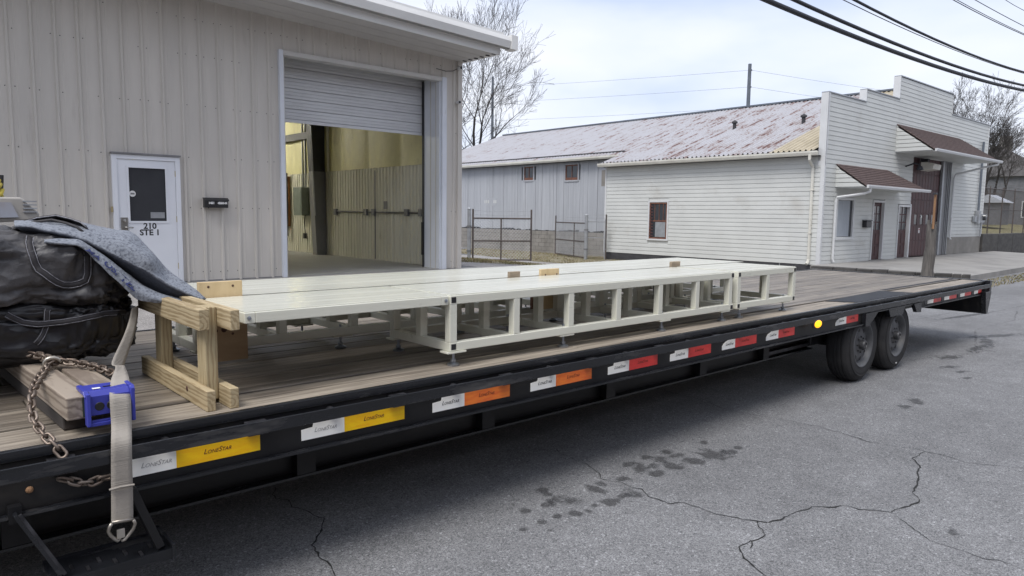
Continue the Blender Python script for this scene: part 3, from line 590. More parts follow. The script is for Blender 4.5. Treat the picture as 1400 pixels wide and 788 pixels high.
# ---------------------------------------------------------------- white clapboard building (local: t along street, s back from it)
W = thing('white_building', 'white clapboard shop with stepped false front and maroon awnings', 'building', (22.895,10.5,0), -.013)
def lb(b, name, m, parent=None, **k): return b.build(name, m, parent or W, local=True, **k)
EXP = .150
def board(axis, a0, a1, z, off, name='siding_board', h=EXP):
    """one lap board; axis 't' = on the street front, 's' = on the side wall. lower edge proud"""
    b = MB(); d0, d1 = -.026, -.009
    if axis == 't':
        pr_ = [(off+d0,z),(off+d0+.006,z+h*.87),(off+d1,z+h*.89),(off+d1,z+h-.001),(off,z+h-.001),(off,z)]
        b.prism(pr_, 'x', a0, a1)
    else:
        pr_ = [(off+d0,z),(off+d0+.006,z+h*.87),(off+d1,z+h*.89),(off+d1,z+h-.001),(off,z+h-.001),(off,z)]
        b.prism(pr_, 'y', a0, a1)
    return lb(b, name, M['siding'])
TW = 16.25; SW = 9.25; ZE = 3.70
# side wall
core = lb(MB().box(.0,.12,0,SW,-.3,3.8), 'side_wall_core', M['siding'])
lb(MB().box(-.015,.10,-.01,SW,-.45,.182), 'foundation', M['found_dark'])
lb(MB().box(-.05,-.03,1.32,1.345,-.35,.17), 'foundation_joint', M['galv'])
z = .185
while z < 3.56:
    segs = [(.09, SW-.05)]
    if z+EXP > .78 and z < 2.34: segs = [(.09, 6.0), (6.97, SW-.05)]
    for a, c in segs: board('s', a, c, z, 0)
    z += EXP
lb(MB().box(-.03,-.001,.09,SW-.05,3.55,3.70), 'frieze_board', M['siding'])
lb(MB().box(-.045,.06,-.045,.09,.165,3.95), 'corner_board', M['white_trim'], bevel=.004)
lb(MB().box(-.04,.02,SW-.05,SW+.03,.165,3.72), 'corner_board', M['white_trim'], bevel=.004)
# side window
wf = lb(MB().box(-.05,0,6.0,6.06,.80,2.31).box(-.05,0,6.91,6.97,.80,2.31).box(-.05,0,6.06,6.91,2.25,2.31).box(-.06,0,5.98,6.99,.76,.82), 'window', M['white_trim'])
lb(MB().box(-.035,0,6.06,6.12,.82,2.25).box(-.035,0,6.85,6.91,.82,2.25).box(-.035,0,6.12,6.85,2.19,2.25).box(-.035,0,6.12,6.85,.82,.88).box(-.03,0,6.12,6.85,1.50,1.55), 'sash', M['rusty_frame'], wf)
lb(MB().box(-.026,-.005,6.44,6.46,1.55,2.19).box(-.026,-.005,6.65,6.67,1.55,2.19).box(-.026,-.005,6.24,6.26,1.55,2.19), 'muntin', M['rusty_frame'], wf)
lb(MB().box(-.012,-.006,6.10,6.87,.85,2.22), 'pane', M['dark_glass'], wf)
lb(MB().box(-.021,-.013,6.14,6.62,.90,1.48), 'blind', M['galv'], wf)
for i in range(11): lb(MB().box(-.045,-.036,6.72,6.90,.92+i*.115,.97+i*.115), 'shutter_slat', M['maroon'], wf)
# eave gutter + downspout on the side
lb(MB().prism([(-.36,3.72),(-.40,3.72),(-.43,3.80),(-.43,3.85),(-.41,3.85),(-.40,3.76),(-.36,3.76)],'y',.05,SW+.15), 'gutter', M['cream_metal'])
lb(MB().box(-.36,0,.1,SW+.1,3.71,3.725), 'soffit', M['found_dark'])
lb(MB().box(-.37,-.355,.05,SW+.12,3.70,3.84), 'fascia', M['cream_metal'])
lb(MB().tube([(-.40,.30,3.74),(-.40,.30,3.58),(-.30,.31,3.5),(-.09,.33,3.38),(-.075,.33,3.2),(-.075,.32,.36),(-.12,.31,.26),(-.20,.31,.20)],.05,6), 'downspout', M['cream_metal'])
for z in (1.2,2.6): lb(MB().box(-.13,-.02,.26,.39,z,z+.03), 'downspout_strap', M['cream_metal'])
# street front: openings  (t0,t1,z0,z1)
OPEN = [(1.04,2.33,1.08,2.37),(3.86,4.92,.1,2.40),(6.18,7.38,.1,2.28),(7.38,11.72,.1,4.15)]
def ztopf(t): return 5.70 if t < 2.78 else (6.12 if t < 5.62 or t > 11.2 else 6.95)
z = .185
while z < 6.92:
    for a, c in ((.09,2.78),(2.78,5.62),(5.62,11.2),(11.2,TW)):
        zt = ztopf((a+c)/2)
        if z > zt-.06: continue
        z0_ = .96 if a > 11 else 0
        if z < z0_: continue
        segs = [(a, c)]
        for o0, o1, oz0, oz1 in OPEN:
            if z+EXP*.6 > oz0 and z+EXP*.4 < oz1:
                ns = []
                for p, q in segs:
                    if o1 <= p or o0 >= q: ns.append((p, q)); continue
                    if o0 > p: ns.append((p, o0))
                    if o1 < q: ns.append((o1, q))
                segs = ns
        for p, q in segs:
            if q-p > .06: board('t', p, q, z, 0, h=min(EXP, zt-z))
    z += EXP
# wall body behind the boards
b = MB()
def fbox(t0, t1, z0, z1): b.box(t0, t1, .002, .16, z0, z1)
fbox(0,1.04,-.3,5.69); fbox(1.04,2.33,-.3,1.08); fbox(1.04,2.33,2.37,5.69); fbox(2.33,2.78,-.3,5.69); fbox(2.78,3.86,-.3,6.11); fbox(3.86,4.92,2.40,6.11); fbox(3.86,4.92,-.3,.18)
fbox(4.92,5.62,-.3,6.11); fbox(5.62,6.18,-.3,6.94); fbox(6.18,7.38,2.28,6.94); fbox(6.18,7.38,-.3,.18); fbox(7.38,11.2,4.15,6.94); fbox(11.2,11.72,4.15,6.11); fbox(11.72,TW,-.3,6.11)
lb(b, 'front_wall', M['siding'])
for t0, t1, zz in ((-.03,2.80,5.70),(2.76,5.64,6.12),(5.60,11.22,6.95),(11.2,TW+.03,6.12)): lb(MB().box(t0,t1,-.05,.20,zz,zz+.035), 'coping', M['galv'])
for t, za, zb in ((-.03,3.4,5.70),(2.74,5.735,6.12),(5.57,6.155,6.95)): lb(MB().box(t,t+.035,-.045,.20,za,zb), 'parapet_end', M['white_trim'])
lb(MB().box(11.215,11.25,-.03,.2,6.155,6.95), 'parapet_end', M['white_trim'])
lb(MB().box(TW,TW+.05,-.045,.2,.9,6.12), 'corner_board', M['white_trim'])
lb(MB().box(-.045,.09,-.045,-.001,3.95,5.70), 'corner_board', M['white_trim'])
lb(MB().box(11.72,TW+.02,-.03,.1,-.2,.955), 'foundation', M['cinder'])
lb(MB().box(-.02,3.84,-.015,.1,.0,.18), 'base_band', M['found_dark'])
lb(MB().box(TW-.01,TW,.1,24,-.3,4), 'far_wall', M['siding'])
# front window
wf = lb(MB().box(1.0,1.08,-.04,.05,1.04,2.41).box(2.29,2.37,-.04,.05,1.04,2.41).box(1.08,2.29,-.04,.05,2.33,2.41).box(.97,2.40,-.055,.05,.99,1.06), 'window', M['white_trim'])
lb(MB().box(1.08,2.29,.03,.04,1.08,2.33), 'pane', M['dark_glass'], wf)
lb(MB().box(1.10,2.10,.015,.028,1.10,2.31), 'curtain', pm('curtain',(.36,.39,.43),(.30,.33,.37),3,(8,1,1),rough=(.6,.7)), wf)
lb(MB().box(2.12,2.28,.018,.029,1.09,2.32), 'side_blind', M['dark_steel'], wf)
# doors
def panel_door(t0, t1, z0, z1, label):
    fr = lb(MB().box(t0,t0+.08,-.05,.12,z0,z1).box(t1-.08,t1,-.05,.12,z0,z1).box(t0+.08,t1-.08,-.05,.12,z1-.08,z1), 'door_frame', M['white_trim']); fr['label'] = label
    lb(MB().box(t0+.08,t1-.08,.06,.10,z0,z1-.08), 'door_leaf', M['maroon'], fr)
    w2 = (t1-t0-.16); tc_ = (t0+t1)/2
    for zz, hh in ((z0+.12,.35),(z0+.55,.40)):
        for s in (-1,1): lb(MB().box(tc_+s*w2*.23-w2*.17,tc_+s*w2*.23+w2*.17,.045,.06,zz,zz+hh), 'door_panel', M['maroon'], fr, bevel=.008)
    for i in range(3):
        for s in (-1,1): lb(MB().box(tc_+s*w2*.22-w2*.16,tc_+s*w2*.22+w2*.16,.05,.058,z0+1.08+i*.30,z0+1.34+i*.30), 'door_pane', M['dark_glass'], fr)
    lb(MB().lathe([(0,-.01),(.03,0),(.03,.05)],'y',(t0+.18,0,z0+.98),12), 'door_knob', M['brass'], fr)
    lb(MB().box(t0-.05,t1+.05,-.12,.02,z0-.06,z0-.005), 'door_step', M['concrete'], fr)
panel_door(3.86,4.92,.23,2.38,'maroon panelled door under the small awning beside the letter box')
panel_door(6.18,7.38,.23,2.26,'narrow maroon door next to the tall garage door')
lb(MB().box(7.28,7.40,-.06,.1,.2,2.30), 'jamb_board', M['white_trim'])
# tall garage door: rows of vertical boards
gd = lb(MB().box(7.42,10.62,.09,.12,.22,4.15), 'garage_door', M['maroon']); gd['label'] = 'tall dark maroon boarded garage door with a row of small panes'
rows = [(.26,.84),(.88,1.44),(1.48,1.93),(1.97,2.46),(2.50,2.90),(2.94,3.5),(3.54,4.12)]
for r_i, (za, zb) in enumerate(rows):
    nn = 10
    for i in range(nn):
        ta = 7.46+i*.314
        if r_i == 2 and i % 2 == 0 and i < 9: lb(MB().box(ta+.03,ta+.27,.078,.088,za+.03,zb-.03), 'door_pane', M['dark_glass'], gd)
        else: lb(MB().box(ta,ta+.29,.066,.09,za,zb), 'door_board', M['maroon'], gd)
lb(MB().box(8.62,8.74,.058,.066,1.16,1.36), 'warning_sticker', M['print_white'], gd)
lb(MB().box(8.64,8.72,.055,.058,1.28,1.34), 'sticker_print', M['red'], gd)
lb(MB().box(8.78,8.86,.058,.066,1.78,1.86), 'small_sticker', M['print_white'], gd)
for t0, t1, m in ((10.64,10.82,'galv'),(10.84,11.05,'grey_paint'),(11.08,11.72,'galv')):
    lb(MB().box(t0,t1,-.04+.01*t0%.02,.06,.22,4.15), 'door_jamb', M[m])
for i in range(3): lb(MB().box(11.14+i*.19,11.18+i*.19,-.06,-.035,.22,4.13), 'jamb_rib', M['grey_paint'])
# awnings
def awning(t0, t1, zb, zt, dep, t1b=None, name_label=''):
    t1b = t1b or t1
    a = lb(MB().box(t0,t1b,-.012,.0,zt-.02,zt+.03), 'awning_flashing', M['white_trim']); a['label'] = name_label
    # shingled slope: hipped at the right end
    b = MB(); A0=(t0-.05,-.02,zt); A1=(t1,-.02,zt); C0=(t0-.05,-dep,zb+.10); C1=(t1b+.12,-dep,zb+.10)
    b.quad(C0,C1,A1,A0); b.quad(*[(p[0],p[1],p[2]-.03) for p in (A0,A1,C1,C0)])
    b.quad(A0,(A0[0],A0[1],A0[2]-.03),(C0[0],C0[1],C0[2]-.03),C0); b.quad(C1,A1,(t1b+.12,-.02,zb+.10))
    lb(b, 'shingle_slope', M['shingle'], a)
    rows_ = int(math.hypot(dep, zt-zb)/.13)
    for i in range(rows_):
        f = i/rows_; y = -dep+f*(dep-.02); z = zb+.10+f*(zt-zb-.10); te = t1b+.12+(t1-t1b-.12)*f
        lb(MB().box(t0-.055,te,y-.012,y,z+.0,z+.012), 'shingle_course', M['shingle'], a)
    # boarded left cheek
    nb = max(3, int((zt-zb)/EXP))
    for i in range(nb):
        z0 = zb+.06+i*EXP*.98; 
        if z0 > zt-.1: break
        f0 = (z0-zb-.06)/(zt-zb-.1); y0 = -dep*(1-f0)+.05
        f1 = min(1,(z0+EXP-zb-.06)/(zt-zb-.1)); y1 = -dep*(1-f1)+.05
        b = MB(); b.prism([(y0,z0),(-.0,z0),(-.0,z0+EXP-.02),(min(y1,-.002),z0+EXP-.02)],'x',t0-.03,t0+.03); lb(b, 'cheek_board', M['siding'], a)
    lb(MB().box(t0,t1b+.1,-dep+.02,-.0,zb+.03,zb+.05), 'awning_ceiling', M['siding'], a)
    lb(MB().prism([(-dep-.02,zb+.01),(-dep-.08,zb+.01),(-dep-.10,zb+.07),(-dep-.10,zb+.11),(-dep-.02,zb+.11)],'x',t0-.06,t1b+.25), 'gutter', M['white_trim'], a)
    return a
awning(.86,4.95,2.68,3.50,1.02,5.95,'small maroon shingled awning over the window and door')
awning(5.58,12.4,4.14,5.22,1.35,13.1,'large maroon shingled awning over the garage door')
lb(MB().tube([(1.05,-1.06,2.70),(1.05,-1.05,2.58),(1.02,-.9,2.52),(.84,-.10,2.40),(.82,-.07,2.25),(.82,-.07,.36),(.84,-.10,.26)],.042,6), 'downspout', M['white_trim'])
lb(MB().tube([(12.9,-1.4,4.16),(12.9,-1.38,4.06),(12.7,-1.2,4.02),(11.9,-.12,3.65),(11.86,-.08,3.5),(11.84,-.08,.95),(11.84,-.14,.86)],.042,6), 'downspout', M['white_trim'])
# letter box, lamps, meter
lbx = thing('letter_box', 'dark letter box on the clapboards beside the maroon door', 'mailbox', tuple(Vector((22.895,10.5,1.4))+Vector((3.3,-.05,0))))
q = Vector((22.895+3.3,10.5-.043,0))
MB().box(q.x-.22,q.x+.22,q.y-.17,q.y-.005,1.40,1.63).build('box', M['black_plastic'], lbx, bevel=.02)
MB().box(q.x-.24,q.x+.24,q.y-.19,q.y-.005,1.63,1.66).build('lid', M['dark_steel'], lbx)
def wp(t, s, z): return tuple(Vector((22.895+t*math.cos(-.013)-s*math.sin(-.013), 10.5+t*math.sin(-.013)+s*math.cos(-.013), z)))
fl = thing('flood_light', 'boxy cream flood light above the garage door', 'lamp', wp(8.3,-.3,3.7))
c = wp(8.3,-.35,3.78)
MB().prism([(c[1]+.25,3.62),(c[1]-.2,3.66),(c[1]-.24,3.86),(c[1]+.05,3.95),(c[1]+.25,3.95)],'x',c[0]-.42,c[0]+.42).build('housing', M['cream_metal'], fl, bevel=.02)
MB().box(c[0]-.1,c[0]+.1,c[1]+.1,c[1]+.36,3.9,4.1).build('bracket', M['dark_steel'], fl)
gl = thing('wall_lamp', 'dark swan neck lamp on the wall left of the garage door', 'lamp', wp(6.5,-.05,3.7))
c = wp(6.6,-.03,3.72)
MB().tube([c,(c[0],c[1]-.3,c[2]+.1),(c[0]-.1,c[1]-.5,c[2]+.05),(c[0]-.12,c[1]-.55,c[2]-.02)],.03,8).build('arm', M['dark_steel'], gl)
MB().lathe([(.03,0),(.07,-.03),(.13,-.16),(.12,-.16),(.06,-.04)],'z',(c[0]-.12,c[1]-.55,c[2]),14).build('shade', M['dark_steel'], gl)
mt = thing('electric_meter', 'grey electric meter boxes with conduit at the right corner', 'meter', wp(15.6,-.1,1.6))
c = wp(15.35,-.06,0)
MB().tube([(c[0],c[1]-.05,2.1),(c[0],c[1]-.05,4.5),(c[0],c[1]-.05,5.3)],.05,8).build('conduit', M['pole_grey'], mt)
MB().box(c[0]-.2,c[0]+.14,c[1]-.14,c[1]+.02,1.55,2.15).build('box', M['galv'], mt, bevel=.01)
MB().box(c[0]+.25,c[0]+.75,c[1]-.14,c[1]+.02,1.6,2.0).build('box', M['galv'], mt, bevel=.01)
MB().lathe([(0,-.28),(.13,-.26),(.15,-.14)],'y',(c[0]+.5,c[1],1.85),16).build('dial', M['dark_glass'], mt)
MB().box(c[0]-.55,c[0]-.3,c[1]-.1,c[1]+.02,1.62,1.9).build('box', M['galv'], mt, bevel=.01)
MB().tube([(c[0]+.5,c[1]-.06,1.6),(c[0]+.5,c[1]-.06,.95)],.035,8).build('conduit', M['galv'], mt)
# corrugated roof shared by shop and barn: sheets side by side up the slope
def roofmat():
    m = bpy.data.materials.new('rusty_roof'); m.use_nodes = True; t = m.node_tree; L = t.links.new; P = t.nodes['Principled BSDF']
    g = t.nodes.new('ShaderNodeNewGeometry'); oi = t.nodes.new('ShaderNodeObjectInfo')
    def noi(st, sc, det, loc=(0,0,0)):
        mp = t.nodes.new('ShaderNodeMapping'); mp.inputs['Scale'].default_value = st; mp.inputs['Location'].default_value = loc; L(g.outputs['Position'], mp.inputs[0])
        n = t.nodes.new('ShaderNodeTexNoise'); n.inputs['Scale'].default_value = sc; n.inputs['Detail'].default_value = det; n.inputs['Roughness'].default_value = .6; L(mp.outputs[0], n.inputs['Vector']); return n.outputs[0]
    a = noi((.7,7.5,.7), 1.0, 4); b_ = noi((4.6,1.8,4.6), 1.0, 5, (3,1,2))
    # more bare rust towards the street end
    sp = t.nodes.new('ShaderNodeSeparateXYZ'); L(g.outputs['Position'], sp.inputs[0])
    mr = t.nodes.new('ShaderNodeMapRange'); mr.inputs[1].default_value = 11; mr.inputs[2].default_value = 30; mr.inputs[3].default_value = .03; mr.inputs[4].default_value = -.07; L(sp.outputs[1], mr.inputs[0])
    s = t.nodes.new('ShaderNodeMath'); L(a, s.inputs[0]); L(mr.outputs[0], s.inputs[1])
    s2 = t.nodes.new('ShaderNodeMath'); s2.operation = 'MULTIPLY_ADD'; s2.inputs[1].default_value = .55; L(b_, s2.inputs[0]); L(s.outputs[0], s2.inputs[2])
    r = t.nodes.new('ShaderNodeValToRGB'); e = r.color_ramp.elements; e[0].position = .72; e[0].color = (.405,.405,.43,1); e[1].position = .97; e[1].color = (.15,.09,.083,1)
    k = e.new(.825); k.color = (.36,.345,.355,1); k = e.new(.885); k.color = (.26,.20,.195,1); L(s2.outputs[0], r.inputs[0])
    L(r.outputs[0], P.inputs['Base Color']); P.inputs['Roughness'].default_value = .65
    return m
M['rusty_roof'] = roofmat()
M['tan_roof'] = pm('tan_roof', (.46,.41,.31), (.38,.335,.25), 2, (1,1,1), rough=(.5,.65))
SLP = (6.85-3.82)/(8.15+.40); TR = 8.15
def rz(t): return 3.82 + SLP*(t+.40)
SHW = .75
def roof_sheet(t0, t1, lift):
    b = MB(); pts = []; k = 4
    for i in range(k):
        s = SHW*i/k
        for ds, dz in ((0,0),(.03,.05),(.06,.05),(.09,0)): pts.append((s+ds, dz))
    pts.append((SHW+.02, 0)); n = len(pts)
    ts = [t0, t0+(t1-t0)*.33, t0+(t1-t0)*.34, t0+(t1-t0)*.66, t0+(t1-t0)*.67, t1]; dz_ = [0,0,.012,.012,.024,.024]
    for t, dd in zip(ts, dz_): b.v += [(t, s, rz(t)+dz+lift-dd+.024) for s, dz in pts]
    for r_ in range(5):
        for i in range(n-1): b.f.append((r_*n+i, (r_+1)*n+i, (r_+1)*n+i+1, r_*n+i+1))
    return b
m_front = mesh(roof_sheet(-.42, TR, .02), 'roof_sheet', M['rusty_roof']); m_tan = mesh(roof_sheet(-.42, TR, .02), 'roof_sheet', M['tan_roof'])
roof = lb(MB().box(TR-.2,TR+.2,.2,9.3,rz(TR)+.02,rz(TR)+.09), 'roof_ridge', M['pole_grey'])
s = .2; i = 0
while s < 9.2:
    inst(m_tan if i < 2 else m_front, 'roof_sheet', roof, (0,s,0)); s += SHW; i += 1
b = MB(); b.quad((TR,.2,rz(TR)),(TR,9.3,rz(TR)),(TW,9.3,3.95),(TW,.2,3.95)); lb(b, 'rear_slope', M['rusty_roof'], roof)
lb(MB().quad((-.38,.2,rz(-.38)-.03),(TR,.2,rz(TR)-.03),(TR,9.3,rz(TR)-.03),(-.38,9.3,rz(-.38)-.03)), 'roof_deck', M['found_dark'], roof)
for t, s_ in ((3.6,2.6),(3.7,5.6)):
    lb(MB().tube([(t,s_,rz(t)-.05),(t,s_,rz(t)+.32)],.07,10).lathe([(.0,.42),(.12,.34),(.12,.28)],'z',(t,s_,rz(t)),10), 'roof_vent', M['found_dark'], roof)
# ---------------------------------------------------------------- grey barn behind
BN = thing('barn', 'weathered grey board barn with two small rusty windows', 'barn', tuple(W.location), -.013)
def bb(b, name, m, parent=None, **k): return b.build(name, m, parent or BN, local=True, **k)
S0, S1, T0 = 9.3, 25.2, 1.15
random.seed(21)
s = S0; wins = [(11.95,12.75,3.32,4.02),(14.95,15.62,3.40,4.05)]
while s < S1-.05:
    wd = random.choice((.20,.24,.28,.3)); e_ = min(s+wd, S1); d = random.uniform(0,.022); gp = random.choice((.003,.003,.004,.005,.012)); zb = .985+random.uniform(-.03,.05)
    segs = [(zb, 4.42)]
    for w0, w1, wz0, wz1 in wins:
        if e_ > w0 and s < w1: segs = [(zb, wz0), (wz1, 4.42)]
    for za, zc in segs: bb(MB().box(T0-.03-d,T0,s+gp,e_-.003,za,zc), 'barn_board', M['barn'])
    s = e_
bb(MB().box(T0,T0+.1,S0,S1,-.3,4.5), 'wall_frame', M['found_dark'])
bb(MB().box(T0-.02,T0,S0,S1,.93,.985), 'sill_beam', M['found_dark'])
z = -.2; r_i = 0
while z < .92:
    s = S0 + (.2 if r_i % 2 else 0)
    while s < S1: bb(MB().box(T0-.05-random.uniform(0,.006),T0,s+.006,min(s+.392,S1),z+.006,z+.186), 'concrete_block', M['cinder']); s += .4
    z += .19; r_i += 1
for w0, w1, wz0, wz1 in wins:
    f = bb(MB().box(T0-.06,T0,w0-.07,w0,wz0-.07,wz1+.07).box(T0-.06,T0,w1,w1+.07,wz0-.07,wz1+.07).box(T0-.06,T0,w0,w1,wz1,wz1+.07).box(T0-.07,T0,w0,w1,wz0-.07,wz0), 'window', M['barn'])
    bb(MB().box(T0-.03,T0,w0,w0+.05,wz0,wz1).box(T0-.03,T0,w1-.05,w1,wz0,wz1).box(T0-.03,T0,w0+.05,w1-.05,wz0,wz0+.12).box(T0-.03,T0,w0+.05,w1-.05,wz1-.05,wz1).box(T0-.028,T0,(w0+w1)/2-.02,(w0+w1)/2+.02,wz0+.12,wz1-.05), 'sash', M['rusty_frame'], f)
    bb(MB().box(T0-.012,T0-.006,w0+.05,w1-.05,wz0+.1,wz1-.04), 'pane', M['dark_glass'], f)
bb(MB().box(T0-.045,T0-.031,17.6,18.9,2.15,2.55), 'faded_sign', M['barn'])
# faded illegible lettering on the sign board
for i in range(7): bb(MB().box(T0-.05,T0-.046,17.75+i*.15,17.82+i*.15,2.28,2.44), 'faded_letter', M['siding'])
bb(MB().box(T0-.05,T0-.045,10.15,10.5,3.0,3.7), 'dark_patch', M['cinder'])
m_barn = mesh(roof_sheet(.78, TR, .01), 'roof_sheet', M['rusty_roof'])
br = bb(MB().box(TR-.2,TR+.2,S0,S1+.2,rz(TR)+.01,rz(TR)+.08), 'roof_ridge', M['pole_grey'])
s = S0-.12
while s < S1+.1: inst(m_barn, 'roof_sheet', br, (0,s,0)); s += SHW
bb(MB().quad((.82,S0,rz(.82)-.03),(TR,S0,rz(TR)-.03),(TR,S1+.1,rz(TR)-.03),(.82,S1+.1,rz(.82)-.03)), 'roof_deck', M['found_dark'], br)
bb(MB().quad((TR,S0,rz(TR)),(TR,S1+.2,rz(TR)),(TW,S1+.2,3.9),(TW,S0,3.9)), 'rear_slope', M['rusty_roof'], br)
bb(MB().prism([(T0,.0),(TW,.0),(TW,3.85),(TR,rz(TR)-.04),(T0,4.4)],'y',S1-.1,S1), 'gable_wall', M['barn'])
bb(MB().prism([(T0,.0),(TW,.0),(TW,3.85),(TR,rz(TR)-.04),(T0,4.4)],'y',S0,S0+.08), 'gable_wall', M['barn'])
bb(MB().prism([(.80,rz(.8)-.09),(.76,rz(.8)-.09),(.72,rz(.8)-.02),(.72,rz(.8)+.05),(.75,rz(.8)+.05),(.80,rz(.8)-.03)],'y',S0-.6,S1+.1), 'gutter', M['cream_metal'])
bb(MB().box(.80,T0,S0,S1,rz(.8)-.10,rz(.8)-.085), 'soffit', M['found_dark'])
bb(MB().tube([(T0-.06,S0+.15,4.1),(T0-.06,S0+.15,.2)],.05,8), 'drain_pipe', M['found_dark'])
# ---------------------------------------------------------------- flatbed trailer
T = thing('flatbed_trailer', 'long black flatbed trailer with a weathered plank deck', 'trailer', (7.9,4.2,0))
ZD = .85; YN, YF = 2.985, 5.415; XE = 11.74; XS = -3.2
edges = [YN+.002, 3.255, 3.40, 3.585, 3.77, 3.955, 4.14, 4.325, 4.51, 4.695, 4.88, 5.065, 5.25, YF-.002]
random.seed(4)
for i, (a, c) in enumerate(zip(edges, edges[1:])):
    if i == 1: a += .032
    xs_ = [XS, random.uniform(-.3,.9), random.uniform(3.2,4.6), random.uniform(6.9,8.0), XE-.05]
    for p, q in zip(xs_, xs_[1:]):
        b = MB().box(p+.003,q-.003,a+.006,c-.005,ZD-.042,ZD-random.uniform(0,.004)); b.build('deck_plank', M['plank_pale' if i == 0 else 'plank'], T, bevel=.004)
# dark groove between first and second plank (top of a frame rail)
MB().box(XS,XE-.05,3.245,3.30,ZD-.06,ZD-.03).build('deck_rail', M['black_steel'], T)
for k in range(26):
    x = -2.9+k*.58
    MB().box(x-.03,x+.03,3.0,5.4,ZD-.13,ZD-.055).build('cross_member', M['black_steel'], T)
for side, (ya, yb, yr) in enumerate(((2.955,2.985,2.90),(5.415,5.445,5.50))):
    s_ = -1 if side == 0 else 1
    # top edge angle, channel, rub rail
    MB().box(XS,XE,min(ya,yb),max(ya,yb),ZD-.035,ZD+.004).build('deck_edge', M['black_edge'], T, bevel=.003)
    for xa, xb, zb in ((XS,7.56,.628),(7.56,9.0,.735),(9.0,XE,.675)):
        MB().prism([(ya+(.012 if side == 0 else .018),zb),(yb-(0 if side == 0 else -.0),zb),(yb,ZD-.037),(ya+.012,ZD-.037)] if side == 0 else [(ya,zb),(yb-.012,zb),(yb-.012,ZD-.037),(ya,ZD-.037)],'x',xa,xb).build('side_channel', M['black_steel'], T)
        f0, f1 = (ya+.012-.03, yb) if side == 0 else (ya, yb+.02)
        MB().box(xa,xb,f0,f1,zb-.012,zb-.001).build('channel_flange', M['black_edge'], T)
    MB().box(XS,XE,yr-.005,yr+.005,.757,.812).build('rub_rail', M['black_edge'], T, bevel=.0025)
    if side == 0:
        for k in range(34):
            x = -2.05+k*.358
            if x > XE-.1: break
            if k % 2:
                MB().box(x-.045,x+.045,2.906,2.954,.75,.806).build('stake_pocket', M['scuffed'], T, bevel=.003)
            else:
                MB().tube([(x,2.906,.785),(x,2.966,.785)],.019,12).build('pipe_spool', M['scuffed'], T)
# main beams
for y in (3.36, 5.04):
    MB().box(XS,7.15,y-.006,y+.006,.372,.72).build('main_beam', M['black_steel'], T)
    MB().box(XS,7.15,y-.07,y+.07,.36,.372).build('beam_flange', M['black_edge'], T)
    MB().box(XS,7.15,y-.07,y+.07,.708,.72).build('beam_flange', M['black_edge'], T)
    MB().box(7.15,11.6,y-.03,y+.03,.56,.72).build('main_beam', M['black_steel'], T)
    for x in (-.9,.35,1.57,2.78,3.95,5.15,6.2): MB().box(x-.05,x+.05,y-.068,y-.008,.374,.706).build('beam_gusset', M['black_steel'], T)
MB().box(7.08,7.42,3.28,3.36,.40,.62).build('spring_hanger', M['scuffed'], T, bevel=.006)
# bracing below: thin flat running inside the beam
MB().box(6.2,7.1,3.3,3.34,.40,.43).build('axle_brace', M['scuffed'], T)
# plates at wheels
def wedge(x0, x1, x2, x3, z0, z1, y0, y1, name): MB().prism([(x0,z1),(x1,z0),(x2,z0),(x3,z1)],'y',y0,y1).build(name, M['black_steel'], T)
MB().prism([(7.52,.735),(7.52,.60),(7.60,.60),(7.72,.66),(7.84,.735)],'y',2.925,2.965).build('fender_bracket', M['black_edge'], T)
MB().prism([(8.14,.735),(8.20,.64),(8.56,.64),(8.62,.735)],'y',2.935,2.975).build('fender_bracket', M['black_edge'], T)
MB().prism([(8.86,.735),(8.96,.63),(9.10,.62),(9.10,.735)],'y',2.925,2.965).build('fender_bracket', M['black_edge'], T)
MB().box(7.02,8.82,2.99,3.30,ZD-.075,ZD-.045).build('fender_plate', M['black_steel'], T)
b = MB(); b.quad((7.25,3.235,ZD+.004),(7.47,2.972,ZD+.004),(8.98,2.972,ZD+.004),(8.86,3.315,ZD+.004)); b.quad(*[(x,y,ZD-.0005) for x,y in ((8.86,3.315),(8.98,2.972),(7.47,2.972),(7.25,3.235))])
for p, q in (((7.25,3.235),(7.47,2.972)),((7.47,2.972),(8.98,2.972)),((8.98,2.972),(8.86,3.315)),((8.86,3.315),(7.25,3.235))): b.quad((*p,ZD-.0005),(*q,ZD-.0005),(*q,ZD+.004),(*p,ZD+.004))
b.build('tread_plate', M['diamond'], T)
MB().box(9.0,11.7,3.32,3.36,ZD-.003,ZD+.003).build('deck_strip', M['diamond'], T)
# rear end: header, drop plate, end gussets
MB().box(XE-.05,XE+.035,2.90,5.50,.70,ZD+.006).build('rear_header', M['black_edge'], T, bevel=.004)
MB().prism([(11.52,.70),(XE-.05,.70),(11.66,.392),(11.60,.392)],'y',2.96,5.44).build('drop_plate', M['black_steel'], T)
MB().prism([(11.50,.705),(XE+.03,.705),(XE+.03,.68),(11.66,.39),(11.585,.39)],'y',2.895,2.955).build('end_gusset', M['black_edge'], T, bevel=.003)
MB().prism([(11.50,.705),(XE+.03,.705),(XE+.03,.68),(11.66,.39),(11.585,.39)],'y',5.445,5.505).build('end_gusset', M['black_edge'], T)
